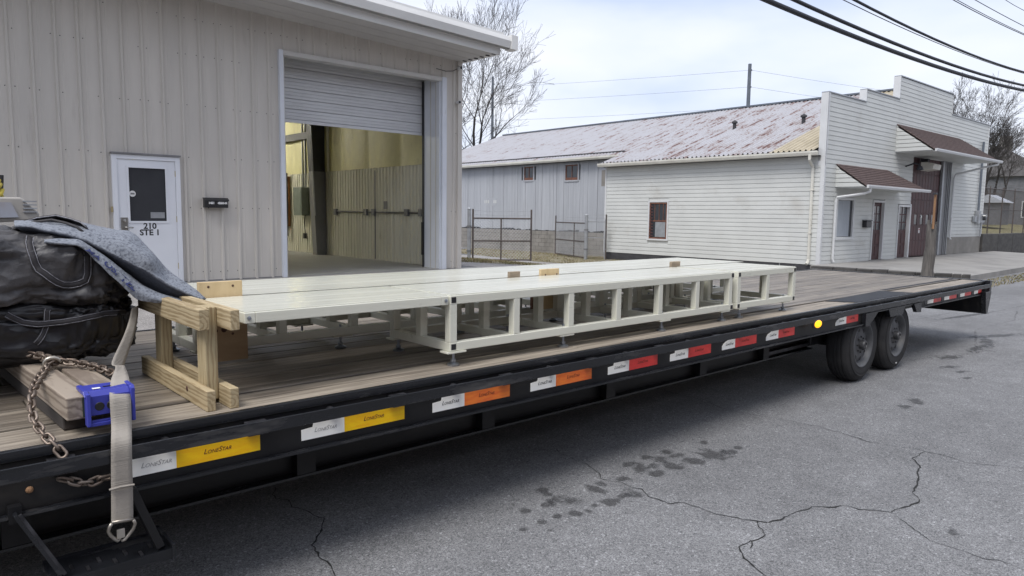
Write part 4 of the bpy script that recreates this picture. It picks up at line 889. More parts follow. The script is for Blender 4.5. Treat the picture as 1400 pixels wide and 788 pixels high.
# wheels
def make_wheel(x, yo, s_):
    """s_ = -1: outer face towards -Y"""
    wh = thing('wheel', '', None, (x,yo,.395)); del wh['label']; wh.parent = T; wh.location = Vector((x,yo,.395))-Vector((7.9,4.2,0)); ROOTM[wh.name] = Matrix.Identity(4)
    prof = [(.235,.012),(.25,.0),(.30,-.002),(.345,.006),(.372,.022),(.388,.045),(.392,.06),(.384,.064),(.384,.072),(.393,.076),(.395,.10),(.387,.103),(.387,.112),(.395,.115),(.395,.135),(.387,.138),(.387,.147),(.395,.15),(.393,.174),(.384,.178),(.384,.186),(.392,.19),(.372,.225),(.30,.245),(.235,.235)]
    MB().lathe([(r_, h*(-s_)) for r_, h in prof],'y',(0,0,0),56).build('tyre', M['rubber'], wh, local=True, smooth=False)
    # raised sidewall ring
    MB().lathe([(.318,-.0035*(-s_)),(.322,-.006*(-s_)),(.328,-.006*(-s_)),(.332,-.001*(-s_))],'y',(0,0,0),56).build('sidewall_ring', M['rubber'], wh, local=True)
    rp = [(.243,.014),(.243,.0),(.236,-.004),(.226,.0),(.219,.018),(.210,.030),(.206,.058),(.198,.064),(.186,.058),(.172,.046),(.12,.034),(.095,.038),(.088,.032),(.045,.030)]
    MB().lathe([(r_, h*(-s_)) for r_, h in rp],'y',(0,0,0),48).build('rim', M['rim'], wh, local=True, smooth=True)
    hb = MB().lathe([(r_, h*(-s_)) for r_, h in [(.052,.04),(.048,-.012),(.043,-.022),(.027,-.026),(.025,-.018),(0,-.018)]],'y',(0,0,0),24).build('hub', M['hub'], wh, local=True, smooth=False)
    for k in range(8):
        a = 2*math.pi*k/8
        o = MB().lathe([(0,.0375*(-s_)),(.022,.038*(-s_)),(.024,.055*(-s_))],'y',(.152*math.cos(a+.2),0,.152*math.sin(a+.2)),12).build('vent_hole', M['print_black'], wh, local=True)
        MB().lathe([(0,.016*(-s_)),(.010,.018*(-s_)),(.011,.036*(-s_))],'y',(.082*math.cos(a),0,.082*math.sin(a)),6).build('lug_nut', M['hub'], wh, local=True)
    return wh
def copy_tree(o, parent=None):
    c = o.copy(); COL.objects.link(c); c.parent = parent
    for ch in o.children: copy_tree(ch, c)
    return c
w1 = make_wheel(7.62, 2.972, -1)
w2 = copy_tree(w1, T); w2.location = Vector((8.55,2.972,.395))-Vector((7.9,4.2,0)); w2.rotation_euler = (0,.5,0)
for x in (7.62,8.55):
    w3 = copy_tree(w1, T); w3.location = Vector((x,5.428,.395))-Vector((7.9,4.2,0)); w3.rotation_euler = (0,0,math.pi)
    MB().tube([(x,3.1,.395),(x,5.3,.395)],.065,12).build('axle', M['black_steel'], T)
    MB().box(x-.4,x+.4,3.33,3.39,.43,.47).build('leaf_spring', M['black_steel'], T)
MB().box(8.55-.012,8.55+.014,2.966,2.971,.075,.088).build('wheel_weight', M['print_white'], T)
# reflective tapes
YT = 2.966
tapes = [(.684,.855,1.20,'tape_yellow'),(1.392,1.608,1.945,'tape_yellow'),(2.12,2.33,2.66,'tape_orange'),(2.825,3.035,3.36,'tape_orange'),(3.522,3.737,4.053,'tape_red'),(4.204,4.427,4.728,'tape_red'),(4.887,5.074,5.406,'tape_red'),(5.566,5.774,6.066,'tape_red'),(6.90,7.14,7.42,'tape_red'),
         (9.42,9.62,9.89,'tape_red'),(10.02,10.2,10.48,'tape_red'),(10.64,10.82,11.09,'tape_red'),(11.23,11.40,11.56,'tape_red')]
lm = {'b': text_mesh('LoneStar', .030, M['print_black'], shear=.35, small=True, depth=.0003)}
M['print_faint'] = pm('print_faint', (.40,.40,.40), None, 4, rough=(.5,.6)); M['print_dkred'] = pm('print_dkred', (.16,.03,.02), None, 4, rough=(.5,.6))
lm['f'] = text_mesh('LoneStar', .030, M['print_faint'], shear=.35, small=True, depth=.0003)
lm['r'] = text_mesh('LoneStar', .030, M['print_dkred'], shear=.35, small=True, depth=.0003)
for i, (x0, x1, x2, mm) in enumerate(tapes):
    z0, z1 = (.664, .736) if x0 < 9 else (.690, .752)
    ny = (x1-x0)
    if i == 0: poly = [(x0,z0),(x1,z0),(x1,z1),(x0,z1)]
    elif i in (6,7,8): poly = [(x0,z0),(x1,z0),(x1,z1),(x0+.45*ny,z1),(x0+.12*ny,z1-.022),(x0,z0+.028)]
    else: poly = [(x0,z0),(x1,z0),(x1,z1),(x0+.06,z1),(x0+.055,z1-.018),(x0,z1-.022)]
    tp = MB().prism(poly,'y',YT-.0022,YT+.0005).build('reflector_tape', M['tape_white'], T); tp['label'] = 'white reflective tape strip on the side rail'
    tr = MB().prism([(x1+.0005,z0),(x2,z0),(x2,z1),(x1+.0005,z1)],'y',YT-.0022,YT+.0005).build('reflector_tape', M[mm], T); tr['label'] = {'tape_yellow':'bright yellow','tape_orange':'orange','tape_red':'red'}[mm]+' reflective tape strip on the side rail'
    if x0 < 9:
        put(lm['f' if i < 2 else 'b'], 'lettering', tp, ((x0+x1)/2+.01,YT-.0028,(z0+z1)/2+.002), FRONT)
        put(lm['r' if i > 0 else 'r'], 'lettering', tr, ((x1+x2)/2-.01,YT-.0028,(z0+z1)/2+.006), FRONT)
    if x0 > 9: MB().box(x0-.10,x0-.01,YT-.003,YT+.001,z0,z1).build('tape_backing', M['scuffed'], T)
# amber marker
MB().lathe([(0,-.02),(.028,-.02),(.040,-.014),(.047,-.006),(.047,.0)],'y',(0,0,0),20).build('marker_bezel', M['black_plastic'], T, local=True)
mk = [o for o in T.children if o.name.startswith('marker_bezel')][0]
mk.location = Vector((6.36,2.905,.742))-Vector((7.9,4.2,0)); mk.scale = (2.0,1,1)
M['amber'] = emit('amber', (1,.42,.01), .85)
ml = MB().lathe([(0,-.026),(.022,-.026),(.033,-.02),(.037,-.012)],'y',(0,0,0),20).build('marker_light', M['amber'], T, local=True); ml.location = mk.location; ml.scale = (2.0,1,1)
ml['label'] = 'glowing amber marker light on the side rail'
rv = MB().lathe([(0,-.012),(.008,-.01),(.013,0)],'y',(.36,2.965,.700),10).build('small_marker', M['bare_wood'], T)
# fold-out step frame under the rail at the front
def bar(p, q, y0, y1, t, name, m):
    d = Vector((q[0]-p[0],0,q[1]-p[1])).normalized(); n_ = Vector((-d.z,0,d.x))*t/2
    P = [(p[0]+n_.x,p[1]+n_.z),(p[0]-n_.x,p[1]-n_.z),(q[0]-n_.x,q[1]-n_.z),(q[0]+n_.x,q[1]+n_.z)]
    return MB().prism(P,'y',y0,y1).build(name, m, T, bevel=.002)
bar((.305,.645),(.43,.385),2.885,2.925,.014,'step_arm',M['black_edge'])
bar((.318,.645),(.443,.385),2.885,2.892,.012,'worn_edge',M['scuffed'])
bar((.305,.645),(.43,.385),3.03,3.07,.012,'step_arm',M['black_steel'])
bar((.672,.645),(.765,.385),2.885,2.925,.030,'step_arm',M['black_steel'])
bar((.672,.645),(.765,.385),3.03,3.07,.012,'step_arm',M['black_steel'])
MB().box(.40,.80,2.875,3.08,.360,.368).box(.40,.80,2.872,2.880,.335,.375).box(.40,.80,3.075,3.083,.335,.375).build('step_tread', M['black_edge'], T)
for k in range(8): MB().box(.425+k*.045,.435+k*.045,2.895+.05*(k%2),2.935+.05*(k%2),.368,.374).build('tread_grip', M['scuffed'], T)
MB().box(.800,.812,2.865,3.09,.325,.395).build('step_end_plate', M['black_edge'], T, bevel=.003)
MB().box(.29,.33,2.93,3.06,.60,.66).build('step_hanger', M['black_steel'], T)
# ---------------------------------------------------------------- cream steel platform frames
TB = .05; ZT, ZB = 1.25, .936
foot_mb = MB().lathe([(0,0),(.034,0),(.036,.010),(.022,.016),(.012,.022),(.016,.024),(.016,.036),(.008,.037),(.008,.15),(0,.15)],'z',(0,0,0),14)
FOOT = mesh(foot_mb, 'levelling_foot', M['zinc'])
def frame(label, x0, x1, y0, y1, posts, feet, ends=(True, True), group='cream steel platform frames', bot=True, holes=(1,1), over=0):
    f = thing('platform_frame', label, 'platform', ((x0+x1)/2,(y0+y1)/2,ZD), 0, group)
    cp = M['cream_paint']; h = TB/2
    def rail(a, b_, name): 
        mb_ = MB(); ax = Vector(b_)-Vector(a)
        mb_.beam(a, b_, TB, TB); return mb_.build(name, cp, f, bevel=.004)
    for y in (y0+h, y1-h):
        rail((x0+TB,y,ZT-h),(x1-TB,y,ZT-h),'top_rail')
        if bot: rail((x0+TB,y,ZB+h),(x1-TB,y,ZB+h),'bottom_rail')
        if bot:
            for px in posts: MB().box(px-h,px+h,y-h+.001,y+h-.001,ZB+TB-.001,ZT-TB+.001).build('post', cp, f, bevel=.004)
    for x in (x0+h, x1-h):
        MB().box(x-h,x+h,y0,y1,ZT-TB,ZT).build('end_rail', cp, f, bevel=.004)
        hole = holes[0 if x < (x0+x1)/2 else 1]
        if hole: MB().box(x-.016,x+.016,y0-.0015,y0+.003,ZT-TB+.009,ZT-.009).build('tube_opening', M['black_plastic'], f)
        if bot:
            MB().box(x-h,x+h,y0,y1,ZB,ZB+TB).build('end_rail', cp, f, bevel=.004)
            if hole: MB().box(x-.016,x+.016,y0-.0015,y0+.003,ZB+.009,ZB+TB-.009).build('tube_opening', M['black_plastic'], f)
            ym = (y0+y1)/2; MB().box(x-h,x+h,ym-h,ym+h,ZB+TB-.001,ZT-TB+.001).build('post', cp, f, bevel=.004)
    if bot:
        for px in posts[1:-1]:
            MB().box(px-h,px+h,y0+TB,y1-TB,ZB+.002,ZB+TB-.002).build('cross_rail', cp, f, bevel=.004)
            MB().box(px-h+.001,px+h-.001,(y0+y1)/2-h,(y0+y1)/2+h,ZB+TB-.003,ZT-TB).build('post', cp, f)
    for px in posts[1:-1]: MB().box(px-h,px+h,y0+TB,y1-TB,ZT-TB-.002,ZT-.012).build('cross_rail', cp, f)
    # top sheets
    k = 3; yy0, yy1 = y0+.006-over, y1-.006
    for i in range(k):
        a = yy0+(yy1-yy0)*i/k; c = yy0+(yy1-yy0)*(i+1)/k
        MB().box(x0+.004,x1-.004,a+.0018,c-.0018,ZT+.0005,ZT+.0045).build('top_sheet', M['cream_top'], f, bevel=.001)
    for fx, fy in feet:
        inst(FOOT, 'levelling_foot', f, Vector((fx,fy,ZD))-Vector(f.location))
        MB().box(fx-.065,fx+.065,fy-.038,fy+.038,ZB-.010,ZB-.001).build('foot_bracket', cp, f)
    return f
y0, y1 = 3.115, 3.735
A_ = frame('cream platform panel without legs beside the wooden stand', 1.205, 2.335, y0, y1, [1.23,1.6,1.95,2.31], [], bot=False, holes=(0,0))
MB().lathe([(0,3.105),(.008,3.107),(.010,3.114)],'y',(2.315,0,1.225),8).build('bolt', M['zinc'], A_)
MB().lathe([(0,3.105),(.008,3.107),(.010,3.114)],'y',(1.225,0,1.225),8).build('bolt', M['zinc'], A_)
frame('long cream frame in front with seven near posts', 2.345, 5.275, y0, y1, [2.37+.4767*i for i in range(7)],
      [(2.39,3.145),(3.29,3.155),(4.34,3.15),(5.17,3.155),(2.385,3.70),(3.29,3.70),(4.34,3.70),(5.17,3.70)])
frame('short cream frame at the right end of the near row', 5.335, 6.345, y0, y1, [5.36,5.84,6.32], [(5.44,3.155),(6.2,3.155),(5.44,3.7),(6.2,3.7)])
y2, y3 = 3.955, 4.58
frame('left cream frame of the far row behind the wooden stand', 1.26, 4.14, y2, y3, [1.285+.4717*i for i in range(7)], [(1.32,4.0),(2.15,4.0),(3.1,4.0),(4.05,4.0),(1.32,4.54),(2.15,4.54),(3.1,4.54),(4.05,4.54)], holes=(1,0), over=.191)
frame('right cream frame of the far row touching the plank deck end', 4.155, 6.55, y2, y3, [4.18+.469*i for i in range(6)], [(4.25,4.0),(5.3,4.0),(6.4,4.0),(4.25,4.54),(5.3,4.54),(6.4,4.54)], holes=(0,1), over=.191)
# boards wedged in the gap between the two rows
def plate(name, label, x0, x1, y0, y1, z0, z1, m, cat='board', knots=()):
    o = thing(name, label, cat, ((x0+x1)/2,(y0+y1)/2,z0), 0, 'boards wedged between the frames')
    MB().box(x0,x1,y0,y1,z0,z1).build('board', M[m], o, bevel=.002)
    for kx, kz, r_ in knots: MB().lathe([(0,y0-.0012),(r_*.8,y0-.001),(r_,y0+.0005)],'y',(kx,0,kz),12).build('knot', M['knot'], o)
    return o
plate('plywood_board','tan plywood board with dark knots behind the wooden stand',1.235,1.475,3.775,3.793,.905,1.237,'plywood',knots=((1.275,1.07,.016),(1.35,1.075,.016),(1.31,1.072,.009),(1.395,1.05,.008)))
p = plate('plywood_board','pale plywood block with two screws standing on the cream panel',1.215,1.44,3.742,3.766,1.10,1.335,'pale_ply')
for x in (1.265,1.39): MB().lathe([(0,3.739),(.006,3.740),(.007,3.7425)],'y',(x,0,1.31),8).build('screw_hole', M['knot'], p)
p = plate('plywood_board','pale plywood block poking up midway along the near frame',3.655,3.845,3.742,3.766,1.0,1.30,'pale_ply')
for x in (3.70,3.82): MB().lathe([(0,3.739),(.006,3.740),(.007,3.7425)],'y',(x,0,1.258),8).build('screw_hole', M['knot'], p)
plate('wood_block','short grey wood block left of the pale plywood block',3.345,3.445,3.742,3.768,1.0,1.295,'grey_block')
plate('wood_block','brown wood block poking up near the right end',5.28,5.41,3.742,3.768,.99,1.30,'grey_block')
plate('wood_board','dark board standing under the frames beneath the pale block',3.62,3.86,3.80,3.82,1.0,1.235,'knot')
plate('wood_board','black board standing under the frames near the right end',5.12,5.27,3.80,3.82,.93,1.235,'black_plastic')
# ---------------------------------------------------------------- wooden stand
S = thing('wooden_stand', 'yellow pine stand of doubled boards holding up the cream panel', 'stand', (1.075,3.5,ZD))
def bd(x0,x1,ya,yb,z0,z1,name,m): 
    b = MB().box(-(x1-x0)/2,(x1-x0)/2,-(yb-ya)/2,(yb-ya)/2,-(z1-z0)/2,(z1-z0)/2)
    o = b.build(name, m, S, local=True, bevel=.004); o.location = Vector(((x0+x1)/2,(ya+yb)/2,(z0+z1)/2))-Vector(S.location); return o
bd(1.006,1.045,3.04,4.02,ZD,ZD+.089,'base_board',M['pine_y'])
bd(1.101,1.140,3.03,3.98,ZD,ZD+.089,'base_board',M['pine_y'])
bd(1.046,1.100,3.16,3.265,ZD+.02,1.282,'post',M['pine_z'])
bd(1.046,1.100,3.80,3.90,ZD+.02,1.282,'post',M['pine_z'])
bd(1.000,1.045,3.09,4.02,1.192,1.284,'top_board',M['pine_y'])
bd(1.101,1.142,3.005,3.98,1.194,1.283,'top_board',M['pine_y'])
MB().lathe([(0,-.0015),(.011,-.001),(.013,.001)],'x',(1.0045,3.29,.905),10).build('knot', M['knot'], S)
# ---------------------------------------------------------------- stacked timbers at the left
def timber(label, x0, x1, ya, yb, z0, z1, rz_=0, m='timber'):
    cx, cy = (x0+x1)/2, (ya+yb)/2
    o = MB().box(x0-cx,x1-cx,ya-cy,yb-cy,0,z1-z0).build('timber', M[m], None, bevel=.006)
    o.location = (cx,cy,z0); o.rotation_euler = (0,0,rz_); return tag(o, label, 'timber', 'timbers under the black bag')
tm = timber('upper grey timber with a green painted end beside the chain', .458,.556,3.02,4.6,.912,1.0,.045)
timber('upper timber under the blue corner protector', .572,.672,3.045,4.6,.912,1.0,.04)
timber('lower timber lying on the deck planks, shade put into its colour', .46,.60,3.12,4.6,.852,.908,.05,'timber_shaded')
timber('lower timber under the strap lying on the deck', .61,.70,3.15,4.6,.852,.908,.03,'timber_shaded')
MB().box(.004,.047,-.7922,-.789,.006,.083).build('green_paint', M['timber_green'], tm, local=True)
# ---------------------------------------------------------------- cargo at the left: bags, blanket, strap, chain
BL=[
[(.532,4.35,1.612),(.594,4.289,1.62),(.656,4.229,1.629),(.717,4.168,1.632),(.778,4.108,1.621),(.837,4.049,1.606),(.897,3.989,1.596),(.955,3.93,1.583),(.999,3.885,1.528),(1.036,3.845,1.466),(1.074,3.806,1.404),(1.12,3.758,1.354),(1.17,3.706,1.31),(1.215,3.66,1.258)],
[(.489,4.0,1.616),(.546,3.968,1.62),(.604,3.936,1.616),(.663,3.903,1.609),(.72,3.872,1.595),(.778,3.841,1.575),(.835,3.81,1.553),(.892,3.779,1.529),(.941,3.753,1.485),(.989,3.727,1.437),(1.036,3.703,1.386),(1.088,3.676,1.343),(1.143,3.647,1.303),(1.198,3.62,1.26)],
[(.464,3.8,1.617),(.52,3.784,1.617),(.574,3.768,1.602),(.629,3.752,1.586),(.685,3.736,1.569),(.74,3.721,1.544),(.792,3.707,1.51),(.846,3.692,1.476),(.9,3.678,1.441),(.956,3.663,1.406),(1.01,3.649,1.366),(1.067,3.635,1.328),(1.127,3.62,1.293),(1.189,3.605,1.259)],
[(.6,4.0,1.546),(.647,3.972,1.537),(.695,3.944,1.528),(.74,3.917,1.508),(.781,3.892,1.476),(.823,3.867,1.446),(.866,3.842,1.416),(.907,3.818,1.382),(.949,3.794,1.348),(.992,3.769,1.314),(1.036,3.744,1.284),(1.085,3.717,1.263),(1.137,3.689,1.253),(1.19,3.66,1.25)],
[(.57,3.8,1.561),(.611,3.784,1.56),(.653,3.768,1.558),(.694,3.753,1.555),(.731,3.739,1.531),(.766,3.725,1.503),(.799,3.713,1.471),(.832,3.7,1.438),(.865,3.688,1.404),(.896,3.676,1.368),(.932,3.663,1.337),(.972,3.649,1.313),(1.013,3.634,1.288),(1.054,3.62,1.264)],
[(.558,3.72,1.548),(.599,3.709,1.544),(.641,3.699,1.54),(.683,3.688,1.533),(.719,3.679,1.505),(.748,3.671,1.466),(.777,3.664,1.428),(.807,3.656,1.389),(.839,3.648,1.351),(.871,3.641,1.313),(.907,3.632,1.279),(.952,3.621,1.268),(1.0,3.611,1.263),(1.048,3.6,1.263)],
]
H1= [(.517,3.926,1.577),(.509,3.801,1.55),(.511,3.755,1.522),(.515,3.733,1.492),(.522,3.726,1.461),(.533,3.722,1.432),(.555,3.726,1.412),(.577,3.729,1.39),(.6,3.732,1.371),(.627,3.738,1.357),(.657,3.745,1.354),(.687,3.752,1.359),(.714,3.757,1.372),(.726,3.757,1.402),(.728,3.759,1.436),(.727,3.761,1.471),(.727,3.776,1.504),(.717,3.807,1.531)]
H2= [(.41,3.91,1.239),(.427,3.853,1.225),(.447,3.817,1.211),(.47,3.796,1.196),(.498,3.791,1.189),(.527,3.791,1.183),(.557,3.795,1.183),(.588,3.798,1.183),(.619,3.806,1.184),(.652,3.817,1.189),(.685,3.833,1.194),(.72,3.855,1.198),(.757,3.882,1.203),(.797,3.919,1.207),(.841,3.972,1.207),(.896,4.063,1.201)]
H3= [(.567,4.029,1.248),(.562,3.931,1.238),(.561,3.865,1.224),(.56,3.822,1.207),(.558,3.795,1.188),(.555,3.784,1.166),(.548,3.778,1.146),(.538,3.777,1.126),(.526,3.776,1.11),(.512,3.776,1.095)]
FL= [(.432,4.0,1.589),(.457,3.975,1.593),(.477,3.95,1.61),(.508,3.925,1.641),(.562,3.9,1.662),(.633,3.875,1.674),(.684,3.85,1.66),(.723,3.825,1.643),(.741,3.8,1.62)]
K1= [(.567,3.62,1.023),(.536,3.6,1.011),(.499,3.5,1.005),(.46,3.38,.996),(.431,3.28,.987),(.411,3.2,.969),(.402,3.14,.943),(.4,3.09,.915),(.406,3.04,.893),(.417,3.0,.873),(.431,2.965,.852),(.447,2.945,.829),(.461,2.93,.805)]
K2= [(.567,3.62,1.023),(.596,3.6,1.016),(.632,3.58,1.012),(.659,3.52,1.008),(.684,3.45,1.007),(.708,3.38,1.0),(.716,3.34,.996)]
K3= [(.465,2.95,.719),(.491,2.945,.708),(.519,2.945,.693),(.547,2.945,.689),(.578,2.95,.694),(.612,2.95,.694)]
K0= [(.463,3.85,1.036),(.49,3.8,1.034),(.516,3.75,1.032),(.538,3.68,1.027),(.558,3.63,1.026)]
SL= [(.908,3.76,1.225),(.878,3.7,1.171),(.816,3.55,1.121),(.713,3.3,1.063),(.708,3.22,1.056),(.669,3.12,1.031),(.643,3.03,1.011),(.63,2.98,.986),(.626,2.955,.892),(.608,2.885,.84),(.603,2.88,.747),(.599,2.88,.636),(.595,2.88,.532)]
SR= [(.942,3.78,1.235),(.927,3.74,1.176),(.875,3.62,1.104),(.767,3.36,1.021),(.759,3.3,1.042),(.736,3.14,1.026),(.714,3.03,1.005),(.703,2.98,.973),(.696,2.955,.879),(.677,2.885,.825),(.674,2.88,.731),(.672,2.88,.616),(.669,2.88,.525)]
HK= [(.595,2.87,.539),(.587,2.87,.524),(.584,2.87,.508),(.591,2.87,.489),(.605,2.87,.47),(.616,2.87,.458),(.624,2.87,.459),(.625,2.87,.481)]
HK2= [(.667,2.87,.532),(.674,2.87,.516),(.668,2.87,.494),(.654,2.87,.475),(.639,2.87,.457),(.629,2.87,.454)]


from mathutils.bvhtree import BVHTree
t_bvh = {}
def bag(name, label, c, h, e, m, amp, seed):
    def fn(u, v):
        a = 2*math.pi*v; p = math.pi*(u-.5)
        def sp(x, k): return math.copysign(abs(x)**k, x)
        k = 2/e
        x = c[0]+h[0]*sp(math.sin(p),k); r_ = max(0, math.cos(p))**k
        y = c[1]-h[1]*r_*sp(math.cos(a),k); z = c[2]+h[2]*r_*sp(math.sin(a),k)
        q = Vector((x*4.5,y*4.5,z*7+seed)); d = amp*(.8*noise.noise(q)+.5*noise.noise(q*2.1)-1.5*max(0,.30-abs(noise.noise(Vector((q.x*.7+q.z*.5,q.y*.8,q.z*1.7)))))*2.2+.9*abs(noise.noise(q*2.9))-.8*abs(noise.noise(q*5.7))+.4*abs(noise.noise(q*11))+.3)
        nrm = Vector(((x-c[0])/h[0],(y-c[1])/h[1],(z-c[2])/h[2])).normalized()
        return (x+nrm.x*d, y+nrm.y*d, z+nrm.z*d)
    t = thing(name, label, 'bag', (c[0],c[1],c[2]-h[2]))
    mb_ = MB().grid(fn, 230, 200, False, True); mb_.build('body', m, t, smooth=True)
    t_bvh[t.name] = BVHTree.FromPolygons([Vector(v) for v in mb_.v], mb_.f)
    return t
ub = bag('black_bag', 'dark grey woven bag with a webbing handle under the felt blanket', (.25,4.31,1.415), (.75,.58,.185), 5.0, M['bag_grey'], .030, 1)
lo = bag('black_bag', 'glossy black bag squashed beneath the grey woven bag', (.25,4.32,1.135), (.73,.545,.150), 6.0, M['bag_black'], .024, 5)
def ribbon(path, wid, m, name, par, side=None, off=0, thick=.004):
    P = [Vector(p) for p in path]; b = MB(); n = len(P)
    for i in range(n):
        t = (P[min(i+1,n-1)]-P[max(i-1,0)]).normalized(); nr = Vector((.05,-1,.12)).normalized()
        s = t.cross(nr).normalized()
        for sg, o in ((-1,off),(1,off)):
            w_ = wid/2
            p = P[i]+s*(sg*w_)+s*0+nr*o; b.v.append(tuple(p))
        if i: b.f.append((2*i-2,2*i-1,2*i+1,2*i))
    return b.build(name, m, par, solid=thick, smooth=True)
def stitched(path, wid, par):
    P = [Vector(p) for p in path]
    r_ = ribbon(P, wid, M['strap_black'], 'handle', par)
    for sg in (-1,1):
        q = []
        for i in range(len(P)):
            t = (P[min(i+1,len(P)-1)]-P[max(i-1,0)]).normalized(); nr = Vector((.05,-1,.12)).normalized(); s = t.cross(nr).normalized()
            q.append(P[i]+s*(sg*wid*.36)+nr*.0035)
        ribbon(q, wid*.09, M['stitch'], 'stitching', r_, thick=.001)
def fwd(path, d, bg):
    o = []
    for x, y, z in path:
        h = t_bvh[bg.name].ray_cast(Vector((x,2.5,z)), Vector((0,1,0)))[0]
        o.append((x, min(h.y, y+.05)-d if h else y-d, z))
    return o
stitched(fwd(H1,.007,ub), .036, ub)
stitched(fwd(H2,.012,lo), .030, lo); stitched(fwd(H3,.006,lo), .026, lo)
flp = []
b = MB(); n = len(FL)
for i, (x, y, z) in enumerate(FL):
    b.v += [(x, y, z), (x+.01, y+.02, z-.016-.004*math.sin(i)), (x+.0, y+.35, z-.06)]
    if i: k = 3*i; b.f += [(k-3,k-2,k+1,k),(k,k+2,k-1,k-3)]
b.build('flap', M['strap_black'], ub, solid=.006, smooth=True)
ribbon([(x,y-.004,z-.004) for x,y,z in FL], .006, M['stitch'], 'stitching', ub, thick=.001)
ribbon([(x-.02,y-.02,z-.024) for x,y,z in FL], .012, M['strap_black'], 'binding', ub, thick=.003)
# felt moving blanket: lofted folds
bk = thing('moving_blanket', 'speckled blue grey felt blanket sliding off the bags', 'blanket', (1.0,3.7,1.255))
def catmull(p0,p1,p2,p3,t): return .5*((2*p1)+(p2-p0)*t+(2*p0-5*p1+4*p2-p3)*t*t+(3*p1-p0-3*p2+p3)*t*t*t)
def loft(rails, nu, nv):
    Rl = [[Vector(p) for p in r] for r in rails]; m = len(Rl); n = len(Rl[0])
    def row(r, u):
        f = u*(n-1); i = min(int(f), n-2); t = f-i; g = lambda k: r[max(0,min(n-1,k))]
        return catmull(g(i-1),g(i),g(i+1),g(i+2),t)
    def fn(u, v):
        q = [row(r, u) for r in Rl]; f = v*(m-1); j = min(int(f), m-2); t = f-j; g = lambda k: q[max(0,min(m-1,k))]
        p = catmull(g(j-1),g(j),g(j+1),g(j+2),t)
        d = .006*noise.noise(p*9)+.003*noise.noise(p*24)
        return p+Vector((0,-d,d))
    return MB().grid(fn, nu, nv)
back = [(x-.03, y+.22, max(z-.12, 1.262)) for x, y, z in BL[0]]
mid = [((a[0]+c[0])/2-.01,(a[1]+c[1])/2-.075,(a[2]+c[2])/2+.022) for a, c in zip(BL[0], BL[2])]
for i, p in enumerate(mid):
    if i > 9: mid[i] = ((BL[0][i][0]+BL[2][i][0])/2, (BL[0][i][1]+BL[2][i][1])/2, (BL[0][i][2]+BL[2][i][2])/2+.006)
loft([back, BL[0], mid, BL[2]], 70, 30).build('main_fold', M['felt'], bk, smooth=True, solid=.010)
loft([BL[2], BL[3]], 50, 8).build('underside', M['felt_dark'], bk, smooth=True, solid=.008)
loft([BL[3], BL[4], [((a[0]+c[0])/2,(a[1]+c[1])/2-.02,(a[2]+c[2])/2) for a, c in zip(BL[4],BL[5])], BL[5]], 60, 22).build('lower_fold', M['felt'], bk, smooth=True, solid=.010)
# dark printed bands on the lower fold
def on_fold(i, f): a, c = Vector(BL[4][i]), Vector(BL[5][i]); return a.lerp(c, f)
fb = loft([BL[4], [((a[0]+c[0])/2,(a[1]+c[1])/2-.02,(a[2]+c[2])/2) for a, c in zip(BL[4],BL[5])], BL[5]], 60, 16)
fbv = BVHTree.FromPolygons([Vector(v) for v in fb.v], fb.f)
def fold_text(body, size, i0, i1, f):
    p = on_fold(i0,f); q = on_fold(i1,f); ax = (q-p).normalized(); up = (Vector(BL[4][(i0+i1)//2])-Vector(BL[5][(i0+i1)//2])); up = (up-ax*up.dot(ax)).normalized(); c = (p+q)/2
    me = text_mesh(body, size, M['print_navy'], depth=0, bold=.0015); im = ROOTM[bk.name]
    for v in me.vertices:
        w_ = c+ax*v.co.x+up*v.co.y; h = fbv.ray_cast(Vector((w_.x,3.0,w_.z)), Vector((0,1,0)))[0]
        v.co = im @ (Vector((w_.x,h.y-.0135,w_.z)) if h else w_+Vector((0,-.02,0)))
    inst(me, 'lettering', bk)
fold_text('OSI', .052, 5, 8, .45); fold_text('TEL', .052, 7, 10, .5); fold_text('MA', .05, 3, 6, .5)
# storage case and yellow strap bundle behind the bags at the picture edge
sb = thing('storage_case', 'grey plastic case with sloping lid behind the bags', 'case', (.45,4.5,1.6))
MB().prism([(.1,1.60),(.64,1.64),(.655,1.672),(.575,1.757),(.1,1.757)],'y',4.42,4.9).build('case', pm('case_grey',(.42,.40,.36),(.36,.34,.31),4,rough=(.4,.55)), sb, bevel=.01)
MB().prism([(.1,1.64),(.558,1.655),(.53,1.73),(.1,1.735)],'y',4.405,4.418).build('clear_panel', pm('clear_panel',(.38,.42,.50),(.32,.28,.26),3,rough=(.15,.3)), sb)
for k in range(4): MB().box(.58-k*.0,.64,4.41,4.42,1.68+k*.018,1.686+k*.018).build('rib', M['galv'], sb)
ys_ = thing('strap_bundle', 'yellow strap bundle on the grey case at the left edge', 'strap', (.42,4.5,1.757))
for k in range(5): MB().tube([(.43+.075*math.cos(a*math.pi/6),4.5+.05*math.sin(a*math.pi/6)+.01*k,1.795+.045*math.sin(a*math.pi/6+k)) for a in range(12)],.012,6,closed=True).build('strap_loop', pm('yellow_web',(.50,.40,.06),(.36,.29,.05),12,rough=(.7,.8)) if k == 0 else bpy.data.materials['yellow_web'], ys_, smooth=True)
MB().tube([(.50,4.5,1.80),(.505,4.5,1.87)],.012,8).build('handle', M['black_plastic'], ys_)
